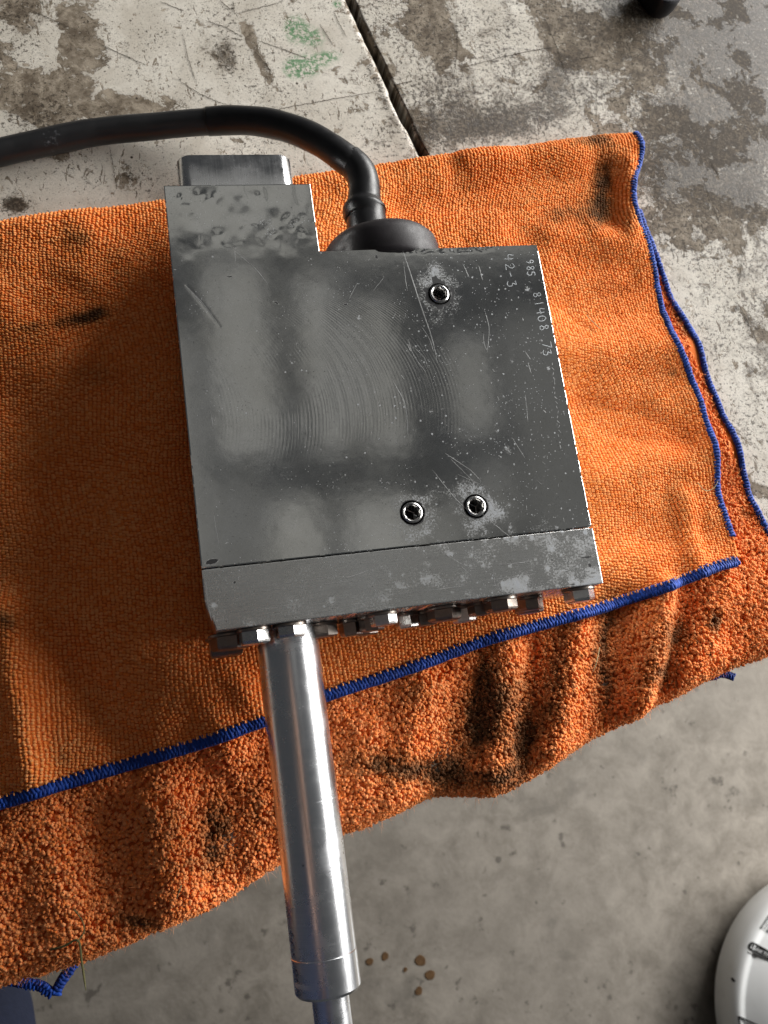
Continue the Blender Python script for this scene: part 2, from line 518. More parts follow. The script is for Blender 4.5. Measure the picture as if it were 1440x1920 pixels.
def mat_board():
    N = Nodes('peeling_painted_board')
    peel = N.attr('peel'); dirt_shade = N.attr('dirt_shade'); green = N.attr('green')
    v = N.mapping((1, 1, 0.0))
    n1 = N.noise(36, 13, 0.70, v, 0.35)
    n2 = N.noise(170, 9, 0.74, v, 0.5)
    n3 = N.noise(800, 5, 0.75, v)
    n4 = N.noise(14, 5, 0.6, v)
    e = N.math('ADD', peel, N.math('ADD', N.math('MULTIPLY', N.math('SUBTRACT', n1, 0.5), 2.5), N.math('MULTIPLY', N.math('SUBTRACT', n2, 0.5), 0.7)))
    pf = N.ramp(e, 0.50, 0.525)
    rim = N.math('MULTIPLY', N.ramp(e, 0.38, 0.49), N.ramp(e, 0.57, 0.51))
    # small chips and long flakes torn along the board
    fl = N.noise(1.0, 6, 0.72, N.mapping((300, 105, 1), (0, 0, 0.45)), 0.6)
    ff = N.ramp(N.math('ADD', fl, N.math('MULTIPLY', peel, 0.10)), 0.628, 0.645)
    chip = N.ramp(N.math('ADD', n2, N.math('MULTIPLY', n4, 0.18)), 0.685, 0.700)
    bare = N.math('MAXIMUM', pf, N.math('MAXIMUM', ff, chip))
    paint = N.mix(N.ramp(n1, 0.3, 0.7), (0.50, 0.455, 0.385), (0.71, 0.67, 0.595))
    paint = N.mix(N.ramp(n3, 0.45, 0.75, 0, 0.45), paint, (0.34, 0.31, 0.275))
    under = N.mix(N.ramp(n2, 0.33, 0.67), (0.10, 0.074, 0.048), (0.36, 0.305, 0.235))
    under = N.mix(N.ramp(N.noise(75, 9, 0.75, v), 0.42, 0.66, 0, 0.75), under, (0.075, 0.054, 0.035))
    c = N.mix(bare, paint, under)
    c = N.mix(N.math('MULTIPLY', rim, 0.3), c, (0.12, 0.095, 0.07))
    # brown grime lying on everything, with the upper right corner's shade painted in
    dn = N.math('ADD', dirt_shade, N.math('MULTIPLY', N.math('SUBTRACT', N.noise(100, 13, 0.84, v, 0.5), 0.5), 2.3))
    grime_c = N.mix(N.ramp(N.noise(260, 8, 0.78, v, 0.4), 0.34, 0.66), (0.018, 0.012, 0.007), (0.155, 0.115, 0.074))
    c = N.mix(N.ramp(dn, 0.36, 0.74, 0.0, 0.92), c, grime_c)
    # flecks of paint that still stick
    fk = N.math('SUBTRACT', N.noise(210, 8, 0.74, v, 0.6), N.math('MULTIPLY', dirt_shade, -0.02))
    c = N.mix(N.ramp(fk, 0.605, 0.625, 0, 0.8), c, (0.42, 0.39, 0.34))
    # black grit, thicker where it is dirty
    sp = N.math('ADD', N.noise(520, 6, 0.72, v), N.math('MULTIPLY', dirt_shade, 0.10))
    clus = N.ramp(N.math('ADD', N.noise(26, 7, 0.7, v), N.math('MULTIPLY', dirt_shade, 0.25)), 0.40, 0.72, 0.0, 0.085)
    c = N.mix(N.ramp(N.math('ADD', sp, clus), 0.62, 0.70, 0, 0.88), c, (0.028, 0.019, 0.011))
    fine_sp = N.ramp(N.math('ADD', N.noise(1300, 4, 0.7, v), N.math('MULTIPLY', clus, 0.9)), 0.60, 0.68, 0, 0.6)
    c = N.mix(fine_sp, c, (0.06, 0.043, 0.028))
    sp2 = N.ramp(N.voronoi(150, v), 0.13, 0.07, 0, 1)
    c = N.mix(N.math('MULTIPLY', sp2, N.ramp(N.noise(60, 3, 0.6, v), 0.46, 0.58)), c, (0.045, 0.03, 0.02))
    gm = N.math('MULTIPLY', N.ramp(green, 0.15, 0.7), N.ramp(N.noise(420, 6, 0.75, v), 0.44, 0.54))
    c = N.mix(N.math('MULTIPLY', gm, 0.85), c, (0.05, 0.19, 0.065))
    h = N.math('SUBTRACT', N.math('MULTIPLY', n3, 0.25), N.math('MULTIPLY', bare, 0.8))
    return N.set(c, N.mixf(pf, 0.55, 0.8), 0.0, N.bump(h, 0.5, 0.0006), 0.35)


M['board'] = mat_board()
M['board_scratch'] = mat_plain('grime_filled_scratch', (0.05, 0.038, 0.028), 0.85, 0.2)


def mat_floor():
    N = Nodes('worn_concrete')
    n1 = N.noise(3.2, 6, 0.6); n2 = N.noise(22, 10, 0.74, None, 0.3); n3 = N.noise(160, 4, 0.7)
    c = N.mix(N.ramp(n2, 0.3, 0.7), (0.135, 0.119, 0.099), (0.262, 0.236, 0.203))
    c = N.mix(N.ramp(n1, 0.35, 0.65, 0, 0.45), c, (0.18, 0.162, 0.14))
    c = N.mix(N.ramp(N.noise(9.5, 4, 0.6), 0.58, 0.72, 0, 0.5), c, (0.095, 0.085, 0.073))
    c = N.mix(N.ramp(N.noise(42, 4, 0.6), 0.62, 0.70, 0, 0.7), c, (0.060, 0.052, 0.044))
    c = N.mix(N.ramp(n3, 0.6, 0.75, 0, 0.25), c, (0.30, 0.28, 0.255))
    return N.set(c, 0.8, 0.0, N.bump(N.math('ADD', n3, n2), 0.25, 0.002), 0.3)


M['floor'] = mat_floor()
M['oil'] = mat_plain('brown_oil_spot', (0.085, 0.045, 0.018), 0.75, 0.25)
N = Nodes('scuffed_white_plastic')
M['white'] = N.set(N.mix(N.ramp(N.noise(14, 5, 0.6), 0.55, 0.8, 0, 0.5), (0.74, 0.75, 0.75), (0.56, 0.55, 0.52)), 0.4, 0.0, None, 0.5)
M['ink'] = mat_plain('black_print', (0.012, 0.012, 0.012), 0.5, 0.4)
M['navy'] = mat_plain('navy_work_cloth', (0.013, 0.018, 0.040), 0.85, 0.2, (1800, 0.4, 0.0006))
M['boot'] = mat_plain('dark_boot_leather', (0.03, 0.025, 0.02), 0.5, 0.4)
M['skin'] = mat_plain('skin', (0.45, 0.27, 0.19), 0.55, 0.4)
M['hair'] = mat_plain('dark_hair', (0.03, 0.02, 0.014), 0.6, 0.3)
M['black_iron'] = mat_metal('black_iron', (0.045, 0.045, 0.05), 0.45, None, 0.3)
M['straw'] = mat_plain('dry_straw', (0.42, 0.33, 0.17), 0.7, 0.3)
M['grass'] = mat_plain('withered_grass', (0.13, 0.125, 0.05), 0.7, 0.3)

# ------------------------------------------------------------------ floor
xs = np.array([-3, 3.0]); X, Y = np.meshgrid(xs, xs, indexing='ij')
v, f, _ = grid_solid(X, Y, np.full_like(X, FLOOR), None, FLOOR - 0.1)
floor = mesh_obj('floor', v, f, M['floor'], None, False)
tag(floor, 'bare grey concrete floor below the bench', kind='structure')
for (px, py, r) in ((788, 1801, 0.0085), (806, 1828, 0.0078), (722, 1793, 0.0060), (693, 1803, 0.0058), (785, 1858, 0.0062), (760, 1818, 0.0035)):
    p = U(px, py, FLOOR)
    a = np.linspace(0, 2 * np.pi, 28, endpoint=False)
    rr = 0.8 * r * (1 + 0.08 * np.sin(2 * a + px) + 0.05 * np.sin(3 * a + py) + 0.03 * np.sin(5 * a))
    top = np.stack([p[0] + rr * np.cos(a), p[1] + rr * np.sin(a), np.full(28, FLOOR + 0.0012)], -1)
    bot = top.copy(); bot[:, :2] = p[:2] + (top[:, :2] - p[:2]) * 1.12; bot[:, 2] = FLOOR + 0.0003
    fc = [tuple(range(28))] + [(28 + k, 28 + (k + 1) % 28, (k + 1) % 28, k) for k in range(28)]
    mesh_obj('oil_spot', np.concatenate([top, bot]), fc, M['oil'], floor, False)

# ------------------------------------------------------------------ workbench: two boards with a gap
S0 = U(655, 0, 0.0)[:2]; S1 = U(792, 290, 0.0)[:2]
sd = (S1 - S0) / np.linalg.norm(S1 - S0)                # along the joint, towards the front edge
E0 = U(0, 1806, 0.0)[:2]; E1 = U(1440, 1182, 0.0)[:2]   # front edge line
ed = (E1 - E0) / np.linalg.norm(E1 - E0)
nd = np.array([-ed[1], ed[0]])                           # from the front edge into the bench


def joint_t(d):
    """coordinate along the front edge of the joint, at depth d behind the edge"""
    # intersect the joint line with the line at depth d
    base = E0 + nd * d
    A = np.array([[ed[0], -sd[0]], [ed[1], -sd[1]]])
    return np.linalg.solve(A, S0 - base)[0]


def gauss_px(pxy, lst):
    s = np.zeros(len(pxy))
    for (x, y, rx, ry, rot, amp) in lst:
        c, q = math.cos(math.radians(rot)), math.sin(math.radians(rot))
        dx = pxy[:, 0] - x; dy = pxy[:, 1] - y
        s += amp * np.exp(-(((dx * c + dy * q) / rx) ** 2 + ((-dx * q + dy * c) / ry) ** 2))
    return s


PEEL = [(20, 60, 90, 60, 0, .55), (150, 60, 45, 70, 0, .5), (60, 175, 95, 55, 0, .75), (150, 160, 40, 60, 20, .35), (265, 195, 110, 20, -4, .6), (30, 10, 60, 20, 0, .3),
        (110, 290, 26, 18, 0, .45), (240, 335, 25, 40, 20, .4), (640, 235, 25, 45, 30, .35), (465, 60, 12, 40, -25, .5), (490, 120, 10, 50, -28, .45), (700, 120, 25, 60, -20, .3),
        (60, 100, 30, 25, 30, -.55), (8, 62, 16, 16, 0, -.7), (95, 55, 18, 30, 0, -.3),
        (810, 45, 35, 65, -12, .7), (830, 100, 14, 35, 0, .5), (1060, 60, 70, 60, 30, .65), (1120, 100, 60, 40, 0, .45), (1180, 160, 50, 40, 0, .35), (1210, 40, 110, 50, 0, .25), (1330, 220, 150, 170, 0, .16), (1260, 330, 120, 120, 0, .20), (1380, 500, 100, 180, 0, .10),
        (930, 40, 55, 55, 0, -.45), (1110, 145, 50, 30, 0, -.3), (1265, 55, 35, 25, 0, -.3), (1300, 580, 30, 30, 0, -.3), (1400, 760, 60, 90, 0, -.15)]
DIRT_SHADE = [(1420, 200, 190, 330, 0, .22), (1230, 30, 160, 60, 0, .15), (30, 385, 26, 16, 0, 1.0), (45, 20, 70, 40, 0, .35), (420, 105, 24, 34, -20, .55), (400, 70, 60, 50, 0, .2), (75, 215, 80, 40, 0, .35), (710, 160, 12, 70, -24, .35), (700, 260, 40, 40, 0, .2),  # real grime; the wide upper-right spots also paint in that corner's shade
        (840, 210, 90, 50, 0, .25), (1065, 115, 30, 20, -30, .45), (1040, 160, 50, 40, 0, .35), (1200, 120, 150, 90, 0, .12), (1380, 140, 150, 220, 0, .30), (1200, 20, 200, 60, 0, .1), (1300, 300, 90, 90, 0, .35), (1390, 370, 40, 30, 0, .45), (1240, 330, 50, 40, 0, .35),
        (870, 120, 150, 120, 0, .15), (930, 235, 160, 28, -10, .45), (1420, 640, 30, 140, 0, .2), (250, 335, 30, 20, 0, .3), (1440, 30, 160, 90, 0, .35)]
GREEN = [(555, 55, 22, 26, 0, 1), (590, 70, 20, 18, 0, .8), (570, 125, 30, 22, 0, 1), (615, 108, 25, 14, -10, .8), (548, 130, 16, 16, 0, .7), (632, 8, 10, 8, 0, .8), (625, 258, 8, 8, 0, .5)]

bench = tag(empty('workbench'), 'workbench of two boards with peeling dirty off-white paint under the orange towel', 'workbench')


def make_board(side):
    ds = np.unique(np.concatenate([np.linspace(0, 0.14, 20), np.linspace(0.14, 0.44, 250), np.linspace(0.44, 0.62, 8)]))
    ns = 300
    rows_x = []; rows_y = []
    for d in ds:
        tj = joint_t(d)
        if side < 0:
            t = np.concatenate([np.linspace(-0.42, -0.22, 6)[:-1], np.linspace(-0.22, tj - 0.0016, ns)])
        else:
            t = np.concatenate([np.linspace(tj + 0.0016, tj + 0.34, ns), np.linspace(tj + 0.34, tj + 0.95, 8)[1:]])
        p = E0 + nd * d + ed * t[:, None]
        # the joint edge is chipped
        k = -1 if side < 0 else 0
        p[k] += ed * side * (-0.0) + ed * side * 0.0016 * max(0, fbm(np.array([d * 90]), np.array([3.0 + side]), 4, 5)[0] - 0.45) * 3
        rows_x.append(p[:, 0]); rows_y.append(p[:, 1])
    X = np.array(rows_x); Y = np.array(rows_y)
    Z = -0.0004 * fbm(X * 40, Y * 40, 3, 2)
    j = slice(-1, None) if side < 0 else slice(0, 1)
    Z[:, j] -= 0.0012
    Z[0] -= 0.002
    v, f, keep = grid_solid(X, Y, Z, None, -0.022)
    pxy = PX(v)
    jd = np.abs((v[:, :2] - S0) @ np.array([-sd[1], sd[0]]))
    peel = gauss_px(pxy, PEEL) + (0.34 if side < 0 else 0.40) * np.exp(-jd / 0.006) * (fbm(v[:, 0] * 150, v[:, 1] * 150, 3, 11) > 0.5) + (0.19 if side < 0 else 0.33)
    dirt_shade = gauss_px(pxy, DIRT_SHADE) + (0.16 if side < 0 else 0.30)
    o = mesh_obj('board', v, f, M['board'], bench, False, {'peel': peel, 'dirt_shade': dirt_shade, 'green': gauss_px(pxy, GREEN)})
    return o


board_l = make_board(-1)
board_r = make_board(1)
board_l['label'] = 'whiter board with a green paint smudge'
board_r['label'] = 'browner, dirtier board'
for (d, t) in ((0.05, -0.36), (0.05, 1.05), (0.57, -0.36), (0.57, 1.05)):
    p = E0 + nd * d + ed * t
    box('leg', (p[0] - 0.035, p[1] - 0.035, FLOOR), (p[0] + 0.035, p[1] + 0.035, -0.0225), M['board'], bench, 0.003)


def ribbon(verts, faces, pts, w, taper=True):
    """flat stroke along world points pts (n,3) of width w"""
    pts = np.asarray(pts, float)
    T = np.gradient(pts[:, :2], axis=0); T /= np.linalg.norm(T, axis=1)[:, None] + 1e-12
    Np = np.stack([-T[:, 1], T[:, 0]], -1)
    n = len(pts)
    ww = np.full(n, w / 2)
    if taper:
        ww = ww * np.clip(np.sin(np.linspace(0.12, math.pi - 0.12, n)) * 1.6, 0.15, 1)
    b = len(verts)
    for i in range(n):
        verts.append((*(pts[i, :2] + Np[i] * ww[i]), pts[i, 2])); verts.append((*(pts[i, :2] - Np[i] * ww[i]), pts[i, 2]))
    for i in range(n - 1):
        faces.append((b + 2 * i, b + 2 * i + 1, b + 2 * i + 3, b + 2 * i + 2))


def strokes(name, lines, z, material, parent, w, jitter=0.0, n=14, taper=True):
    V = []; Fc = []
    for ln in lines:
        ww = w
        if len(ln) and not isinstance(ln[0], (tuple, list, np.ndarray)):
            ww = ln[0]; ln = ln[1:]
        P = U([p[0] for p in ln], [p[1] for p in ln], z)
        P = catmull(P, n) if len(ln) > 2 else np.stack([np.linspace(P[0][k], P[1][k], n) for k in range(3)], -1)
        P[:, :2] += rng.normal(0, jitter, (n, 2))
        P[:, 2] = z
        ribbon(V, Fc, P, ww, taper)
    # give strokes a thickness
    nv = len(V)
    V2 = V + [(x, y, zz - 0.00015) for x, y, zz in V]
    F2 = Fc + [tuple(i + nv for i in f[::-1]) for f in Fc]
    o = mesh_obj(name, V2, F2, material, parent, False)
    bm = bmesh.new(); bm.from_mesh(o.data); bmesh.ops.recalc_face_normals(bm, faces=bm.faces); bm.to_mesh(o.data); bm.free()
    return o


tl = [[(50, 15), (140, 55)], [(178, 77), (230, 102), (278, 123)], [(385, 38), (425, 52), (455, 70)], [(478, 74), (520, 88), (585, 112)], [(300, 2), (345, 20)],
      [(412, 0), (438, 22)], [(437, 2), (440, 26)], [(445, 25), (530, 3)], [(342, 55), (352, 105), (370, 160)], [(335, 150), (380, 178), (430, 198)],
      [(490, 210), (600, 190), (715, 170)], [(205, 275), (212, 310), (218, 355)], [(600, 45), (625, 85)], [(625, 20), (650, 70)], [(478, 95), (512, 138)]]
strokes('scratch', tl, 0.00012, M['board_scratch'], board_l, 0.00017, 0.00016, 60)['kind'] = 'stuff'
tr = [[(858, 130), (900, 118), (980, 98), (1060, 85)], [(855, 20), (858, 90), (850, 145)], [(1020, 30), (1045, 90), (1065, 150)], [(1085, 110), (1120, 105)], [(1120, 135), (1118, 230)],
      [(1320, 340), (1350, 420)], [(1380, 560), (1420, 640)], [(1330, 300), (1350, 330)], [(1395, 460), (1385, 540)], [(742, 158), (775, 152)]]
strokes('scratch', tr, 0.00012, M['board_scratch'], board_r, 0.00017, 0.00016, 60)['kind'] = 'stuff'

# black rounded tool end beyond the towel, at the upper edge of the view
p = U(1240, -22, 0.010)
tool = lathe('tool_end', [(0.008, 0.0), (0.0115, 0.001), (0.0122, 0.004), (0.0122, 0.011), (0.0112, 0.0128), (0.0085, 0.0135), (0.0042, 0.0135), (0.0038, 0.0120)],
             (p[0], p[1], 0.0003), (0, 0, 1), M['black_iron'], None, 48)
for vv in tool.data.vertices:       # ground flat on its left side
    dx = (vv.co.x - p[0]) * 0.80 + (vv.co.y - p[1]) * -0.60
    m_ = -0.0085
    loc = (vv.co.x - p[0]) * 0.88 - (vv.co.y - p[1]) * -0.47
    if loc < m_:
        vv.co.x += 0.88 * (m_ - loc); vv.co.y += 0.47 * (m_ - loc)
sharp(tool)
tag(tool, 'black round iron tool end on the brown board at the top edge', 'tool')
# ------------------------------------------------------------------ metal block
block = tag(empty('actuator_block'), 'scratched grey metal block with polished rod and black cable lying on the orange towel', 'machine part')
W, H, SEAM = 0.150, 0.14396, 0.12181
TABW, TABH = 0.0575, 0.02996
SCREWS = [(0.1040, -0.0204), (0.0792, -0.1089), (0.1044, -0.1089)]
HOLE = 0.0047


def face_fields(x, y):
    """corrosion bloom, grime for points of the top face"""
    corr_glint = 0.02 + 0.26 * smooth(0.45, 0.75, fbm(x * 90, y * 90, 4, 21))
    right = smooth(0.085, 0.15, x) * smooth(-0.02, -0.09, y)
    corr_glint += 0.14 * right * (fbm(x * 240, y * 240, 3, 4) - 0.15)
    grime = np.zeros_like(x)
    for k, (sx, sy) in enumerate(SCREWS):
        d = np.hypot(x - sx, y - sy); a = np.arctan2(y - sy, x - sx)
        wob = fbm(np.cos(a) * 2 + 5 * k, np.sin(a) * 2, 3, 31 + k)
        rad = (0.0085, 0.0078, 0.0080)[k] * (0.75 + 0.8 * wob)
        corr_glint += 0.55 * smooth(rad * 1.5, rad * 0.75, d) * (0.45 + 0.8 * fbm(x * 300, y * 300, 3, 8))
        gr = HOLE + (0.0030 if k == 0 else 0.0006) * np.clip((fbm(np.cos(a) * 2.6 + k, np.sin(a) * 2.6, 3, 51 + k) - 0.30) * 2.2, 0, 2)
        grime += 0.9 * smooth(gr + 0.0006, gr - 0.0003, d)
    # bloom along the joint and on the end plate
    low = smooth(-0.112, -0.1215, y) * smooth(0.055, 0.075, x)
    corr_glint += 0.26 * low * smooth(0.38, 0.62, fbm(x * 170, y * 170, 3, 14))
    pl = smooth(-SEAM, -SEAM - 0.002, y)
    corr_glint += pl * (0.02 + 0.17 * smooth(0.44, 0.66, fbm(x * 110 + 4, y * 150, 4, 61)) * smooth(0.0, 0.05, x) + 0.40 * smooth(-0.131, -0.143, y) * fbm(x * 130, y * 60, 3, 71) + 0.10 * smooth(0.115, 0.148, x))
    corr_glint += 0.20 * smooth(0.0, 0.008, y) * smooth(0.45, 0.62, fbm(x * 160, y * 160, 3, 91))  # paleness on the dented tab, painting in bright reflections off the dents
    # isolated blooms
    r2 = np.random.default_rng(3)
    for i in range(150):
        cx = 0.148 - abs(r2.normal(0, 0.040)); cy = -0.143 + abs(r2.normal(0, 0.052))
        if i % 5 == 0: cx, cy = r2.uniform(0.0, 0.15), r2.uniform(-0.143, -0.002)
        rr = r2.uniform(0.0003, 0.0011) * (1.5 if i % 9 == 0 else 1)
        corr_glint += r2.uniform(0.25, 0.60) * np.exp(-((x - cx) ** 2 + (y - cy) ** 2) / rr ** 2)
    for (px, py, rx, ry, rot, amp) in ((397, 1053, 14, 6, -6, 1.0), (706, 482, 4, 6, 0, .9), (690, 487, 8, 2, -8, .8), (431, 519, 9, 2.0, 5, .9), (648, 571, 5, 2.5, 0, 1.0), (487, 562, 6, 5, 0, .55), (518, 568, 10, 3, 25, .8), (440, 465, 6, 3, 0, .7),
                                       (440, 1092, 4, 3, -30, .9), (450, 1080, 5, 2, -30, .7), (1100, 1045, 22, 4, 0, .75), (1106, 1060, 5, 6, -20, .9), (1035, 1050, 6, 5, 0, .7), (1074, 1096, 8, 3, 0, .8), (875, 1092, 7, 2, 60, .6), (555, 1158, 7, 3, 0, .7), (755, 465, 14, 2, 0, .8), (845, 462, 20, 2, 0, .55), (718, 1112, 6, 4, 0, .6)):
        q = U(px, py, ZT); s = 4.85e3
        c, sn = math.cos(math.radians(rot)), math.sin(math.radians(rot))
        dx = (x - q[0]) * s; dy = -(y - q[1]) * s
        grime += amp * np.exp(-(((dx * c + dy * sn) / rx) ** 2 + ((-dx * sn + dy * c) / ry) ** 2))
    return corr_glint, grime


def dents(x, y):
    z = np.zeros_like(x)
    r3 = np.random.default_rng(12)
    # hammered end of the tab: ridges and craters
    tabm = smooth(-0.004, 0.006, y + 0.006 * (fbm(x * 120, y * 120, 2, 9) - 0.5)) * smooth(0.001, 0.009, x) * smooth(0.060, 0.050, x)
    z -= 0.00016 * tabm * (fbm(x * 75, y * 60, 3, 41) - 0.5) * 2
    z -= 0.00005 * tabm * smooth(0.50, 0.62, fbm(x * 130 + 7, y * 110, 3, 43))
    spots = [(0.0465, 0.0150), (0.0495, 0.0128), (0.0480, 0.0105), (0.0515, 0.0085), (0.0055, 0.0245), (0.0400, 0.0080)]
    for i in range(24):
        cx = r3.uniform(0.012, 0.044); cy = r3.uniform(0.004, 0.027)
        rr = r3.uniform(0.0014, 0.0042); dep = r3.uniform(0.00003, 0.00013)
        if i < 6: (cx, cy), rr, dep = spots[i], 0.0010, 0.00016
        ang = r3.uniform(-0.9, 0.3); st = r3.uniform(0.5, 1.0)
        dx = (x - cx) * math.cos(ang) + (y - cy) * math.sin(ang); dy = (-(x - cx) * math.sin(ang) + (y - cy) * math.cos(ang)) * st
        d = np.hypot(dx, dy) / rr
        z -= dep * np.exp(-d ** 2)
        z += dep * 0.35 * np.exp(-((dx / rr - 1.5) / 0.5) ** 2 - (dy / rr) ** 2)
    # deep gouge left of the middle: an open furrow with a raised lip
    g = catmull(U([350, 370, 390, 412], [535, 560, 583, 612], ZT), 40)
    dd = np.min(np.hypot(x[..., None] - g[:, 0], y[..., None] - g[:, 1]) if x.ndim == 1 else 1, -1)
    z -= 0.00003 * np.exp(-(dd / 0.0004) ** 2)
    return z


def metal_plate(name, outline_mask_fn, x0, x1, y0, y1, brushed, chamfer_fn=None, holes=True):
    step = 0.0005
    gx = np.linspace(x0, x1, int(round((x1 - x0) / step)) + 1)
    gy = np.linspace(y0, y1, int(round((y1 - y0) / step)) + 1)
    # thin cells along the outline give a narrow worn arris
    gx = np.unique(np.round(np.concatenate([gx, [x0 + 0.00012, x1 - 0.00012] + ([TABW - 0.00012, TABW] if holes else [])]), 7))
    gy = np.unique(np.round(np.concatenate([gy, [y0 + 0.00012, y1 - 0.00012] + ([-0.00012, 0.0] if holes else [])]), 7))
    X, Y = np.meshgrid(gx, gy, indexing='ij')
    cx = (X[:-1, :-1] + X[1:, 1:]) / 2; cy = (Y[:-1, :-1] + Y[1:, 1:]) / 2
    mask = outline_mask_fn(cx, cy)
    if holes:
        for (sx, sy) in SCREWS:
            mask &= np.hypot(cx - sx, cy - sy) > HOLE - 0.0002
    x = X.ravel(); y = Y.ravel()
    corr_glint, grime = face_fields(x, y)
    Z = ZT + (dents(x, y) if holes else np.zeros_like(x))
    # boundary vertices of the outline drop: broken, nicked edge
    n, m = X.shape
    cnt = np.zeros((n, m)); out = outline_mask_fn(cx, cy)
    cnt[:-1, :-1] += out; cnt[1:, :-1] += out; cnt[:-1, 1:] += out; cnt[1:, 1:] += out
    edge = ((cnt > 0) & (cnt < 4)).ravel()
    nick = smooth(0.66, 0.80, fbm(x * 420, y * 420, 3, 81))
    Z = Z - edge * (0.00008 + 0.0005 * nick)
    Z = Z - 0.00002 * fbm(x * 200, y * 200, 3, 82)
    if holes:   # splintered edge right of the cap
        e2 = smooth(0.088, 0.092, x) * smooth(0.132, 0.126, x) * smooth(-0.0022, -0.0006, y + 0.0011 * fbm(x * 500, y * 10, 2, 83)) * (y < 0.0005)
        Z = Z - 0.00045 * e2 * fbm(x * 900, y * 900, 2, 84)
        corr_glint = corr_glint + 0.3 * e2
    if chamfer_fn: X, Y = chamfer_fn(X, Y)
    v, f, keep = grid_solid(X, Y, Z.reshape(n, m), mask, ZB)
    if holes:   # round the three holes
        for (sx, sy) in SCREWS:
            d = np.hypot(v[:, 0] - sx, v[:, 1] - sy)
            near = d < HOLE + 0.00045
            k = HOLE / np.maximum(d[near], 1e-6)
            v[near, 0] = sx + (v[near, 0] - sx) * k; v[near, 1] = sy + (v[near, 1] - sy) * k
    corr_glint, grime = face_fields(v[:, 0], v[:, 1])
    side = v[:, 2] < ZT - 0.02
    corr_glint[side] = 0.1; grime[side] = 0.0
    o = mesh_obj(name, v, f, M['face'], block, True, {'corrosion_glint': corr_glint, 'grime': grime, 'brushed': np.full(len(v), float(brushed))})
    return sharp(o, 50)


metal_plate('body', lambda a, b: (b < 0) | (a < TABW), 0.0, W, -SEAM + 0.00022, TABH, 0)


def chamf(X, Y):
    k = smooth(-0.1290, -H, Y)
    X2 = X + np.where(X < 0.02, (0.0030 * k * k) * (1 - X / 0.02), 0)
    return X2, Y


metal_plate('end_plate', lambda a, b: np.ones_like(a, bool), 0.0, W + 0.0003, -H, -SEAM - 0.00022, 1, chamf, False)

# set screws in the three holes
for (sx, sy) in SCREWS:
    def hexr(j, a, r):
        if j < 6: return r
        q = (a % (math.pi / 3)) - math.pi / 6
        return r / math.cos(q)
    prof = [(0.0042, -0.012), (0.0042, -0.0009), (0.0041, -0.0003), (0.0038, 0.0003), (0.0034, 0.0005), (0.0030, 0.0002), (0.0027, -0.0004), (0.00245, -0.0008), (0.00235, -0.0075)]
    sc = lathe('set_screw', prof, (sx, sy, ZT + 0.00025), (0, 0, 1), M['screw'], block, 48, hexr)
    sharp(sc, 40)
    so = lathe('socket', [(0.0026, -0.0074), (0.0023, -0.0068)], (sx, sy, ZT), (0, 0, 1), M['black_hole'], sc, 6)

# tongue of bar stock beyond the tab
tx0, tx1 = U(331, 300, ZT - 0.006)[0], U(546, 300, ZT - 0.006)[0]
ty1 = U(440, 290, ZT - 0.005)[1]
bm = bmesh.new()
prof = []
rr = 0.0052
for (cx, cz, a0) in ((tx1 - rr, ZT - 0.0045 - rr, 0), (tx0 + rr, ZT - 0.0045 - rr, 90), (tx0 + rr, ZB + 0.006 + rr, 180), (tx1 - rr, ZB + 0.006 + rr, 270)):
    for k in range(9):
        a = math.radians(a0 + k * 90 / 8)
        prof.append((cx + rr * math.cos(a), cz + rr * math.sin(a)))
rings = [(TABH - 0.004, 0), (ty1 - 0.0008, 0), (ty1 - 0.0002, 0.0003), (ty1, 0.0009)]
V = []; Fc = []
ccx = (tx0 + tx1) / 2; ccz = (ZT + ZB) / 2
for (yy, ins) in rings:
    for (a, b) in prof:
        k1 = 1 - ins / 0.02
        V.append((ccx + (a - ccx) * k1, yy, ccz + (b - ccz) * k1))
n = len(prof)
for j in range(len(rings) - 1):
    for k in range(n):
        Fc.append((j * n + k, (j + 1) * n + k, (j + 1) * n + (k + 1) % n, j * n + (k + 1) % n))
Fc.append(tuple((len(rings) - 1) * n + k for k in range(n))[::-1])
o = mesh_obj('tongue', V, Fc, M['tongue'], block)
bm = bmesh.new(); bm.from_mesh(o.data); bmesh.ops.recalc_face_normals(bm, faces=bm.faces); bm.to_mesh(o.data); bm.free()
sharp(o, 40)

# polished rod and the thin shaft beyond it
RX, RZ, RR = 0.0293, ZT - 0.0235, 0.01165
rod = lathe('rod', [(RR - 0.001, -0.004), (RR, -0.0035), (RR, 0.1145), (RR - 0.00012, 0.1147), (RR - 0.00012, 0.1151), (RR + 0.00008, 0.1153), (RR + 0.00008, 0.1268), (RR - 0.0006, 0.1278), (RR - 0.0016, 0.1282), (0.0066, 0.1282)],
            (RX, -H, RZ), (0, -1, 0), M['rod'], block, 96)
sharp(rod, 30)
shaft = lathe('shaft', [(0.0066, 0.1275), (0.0066, 0.190), (0.0060, 0.1908)], (RX + 0.0004, -H, RZ), (0, -1, 0), M['rod'], block, 64)
sharp(shaft, 30)

# hex bolt heads on the end plate
yb = -H


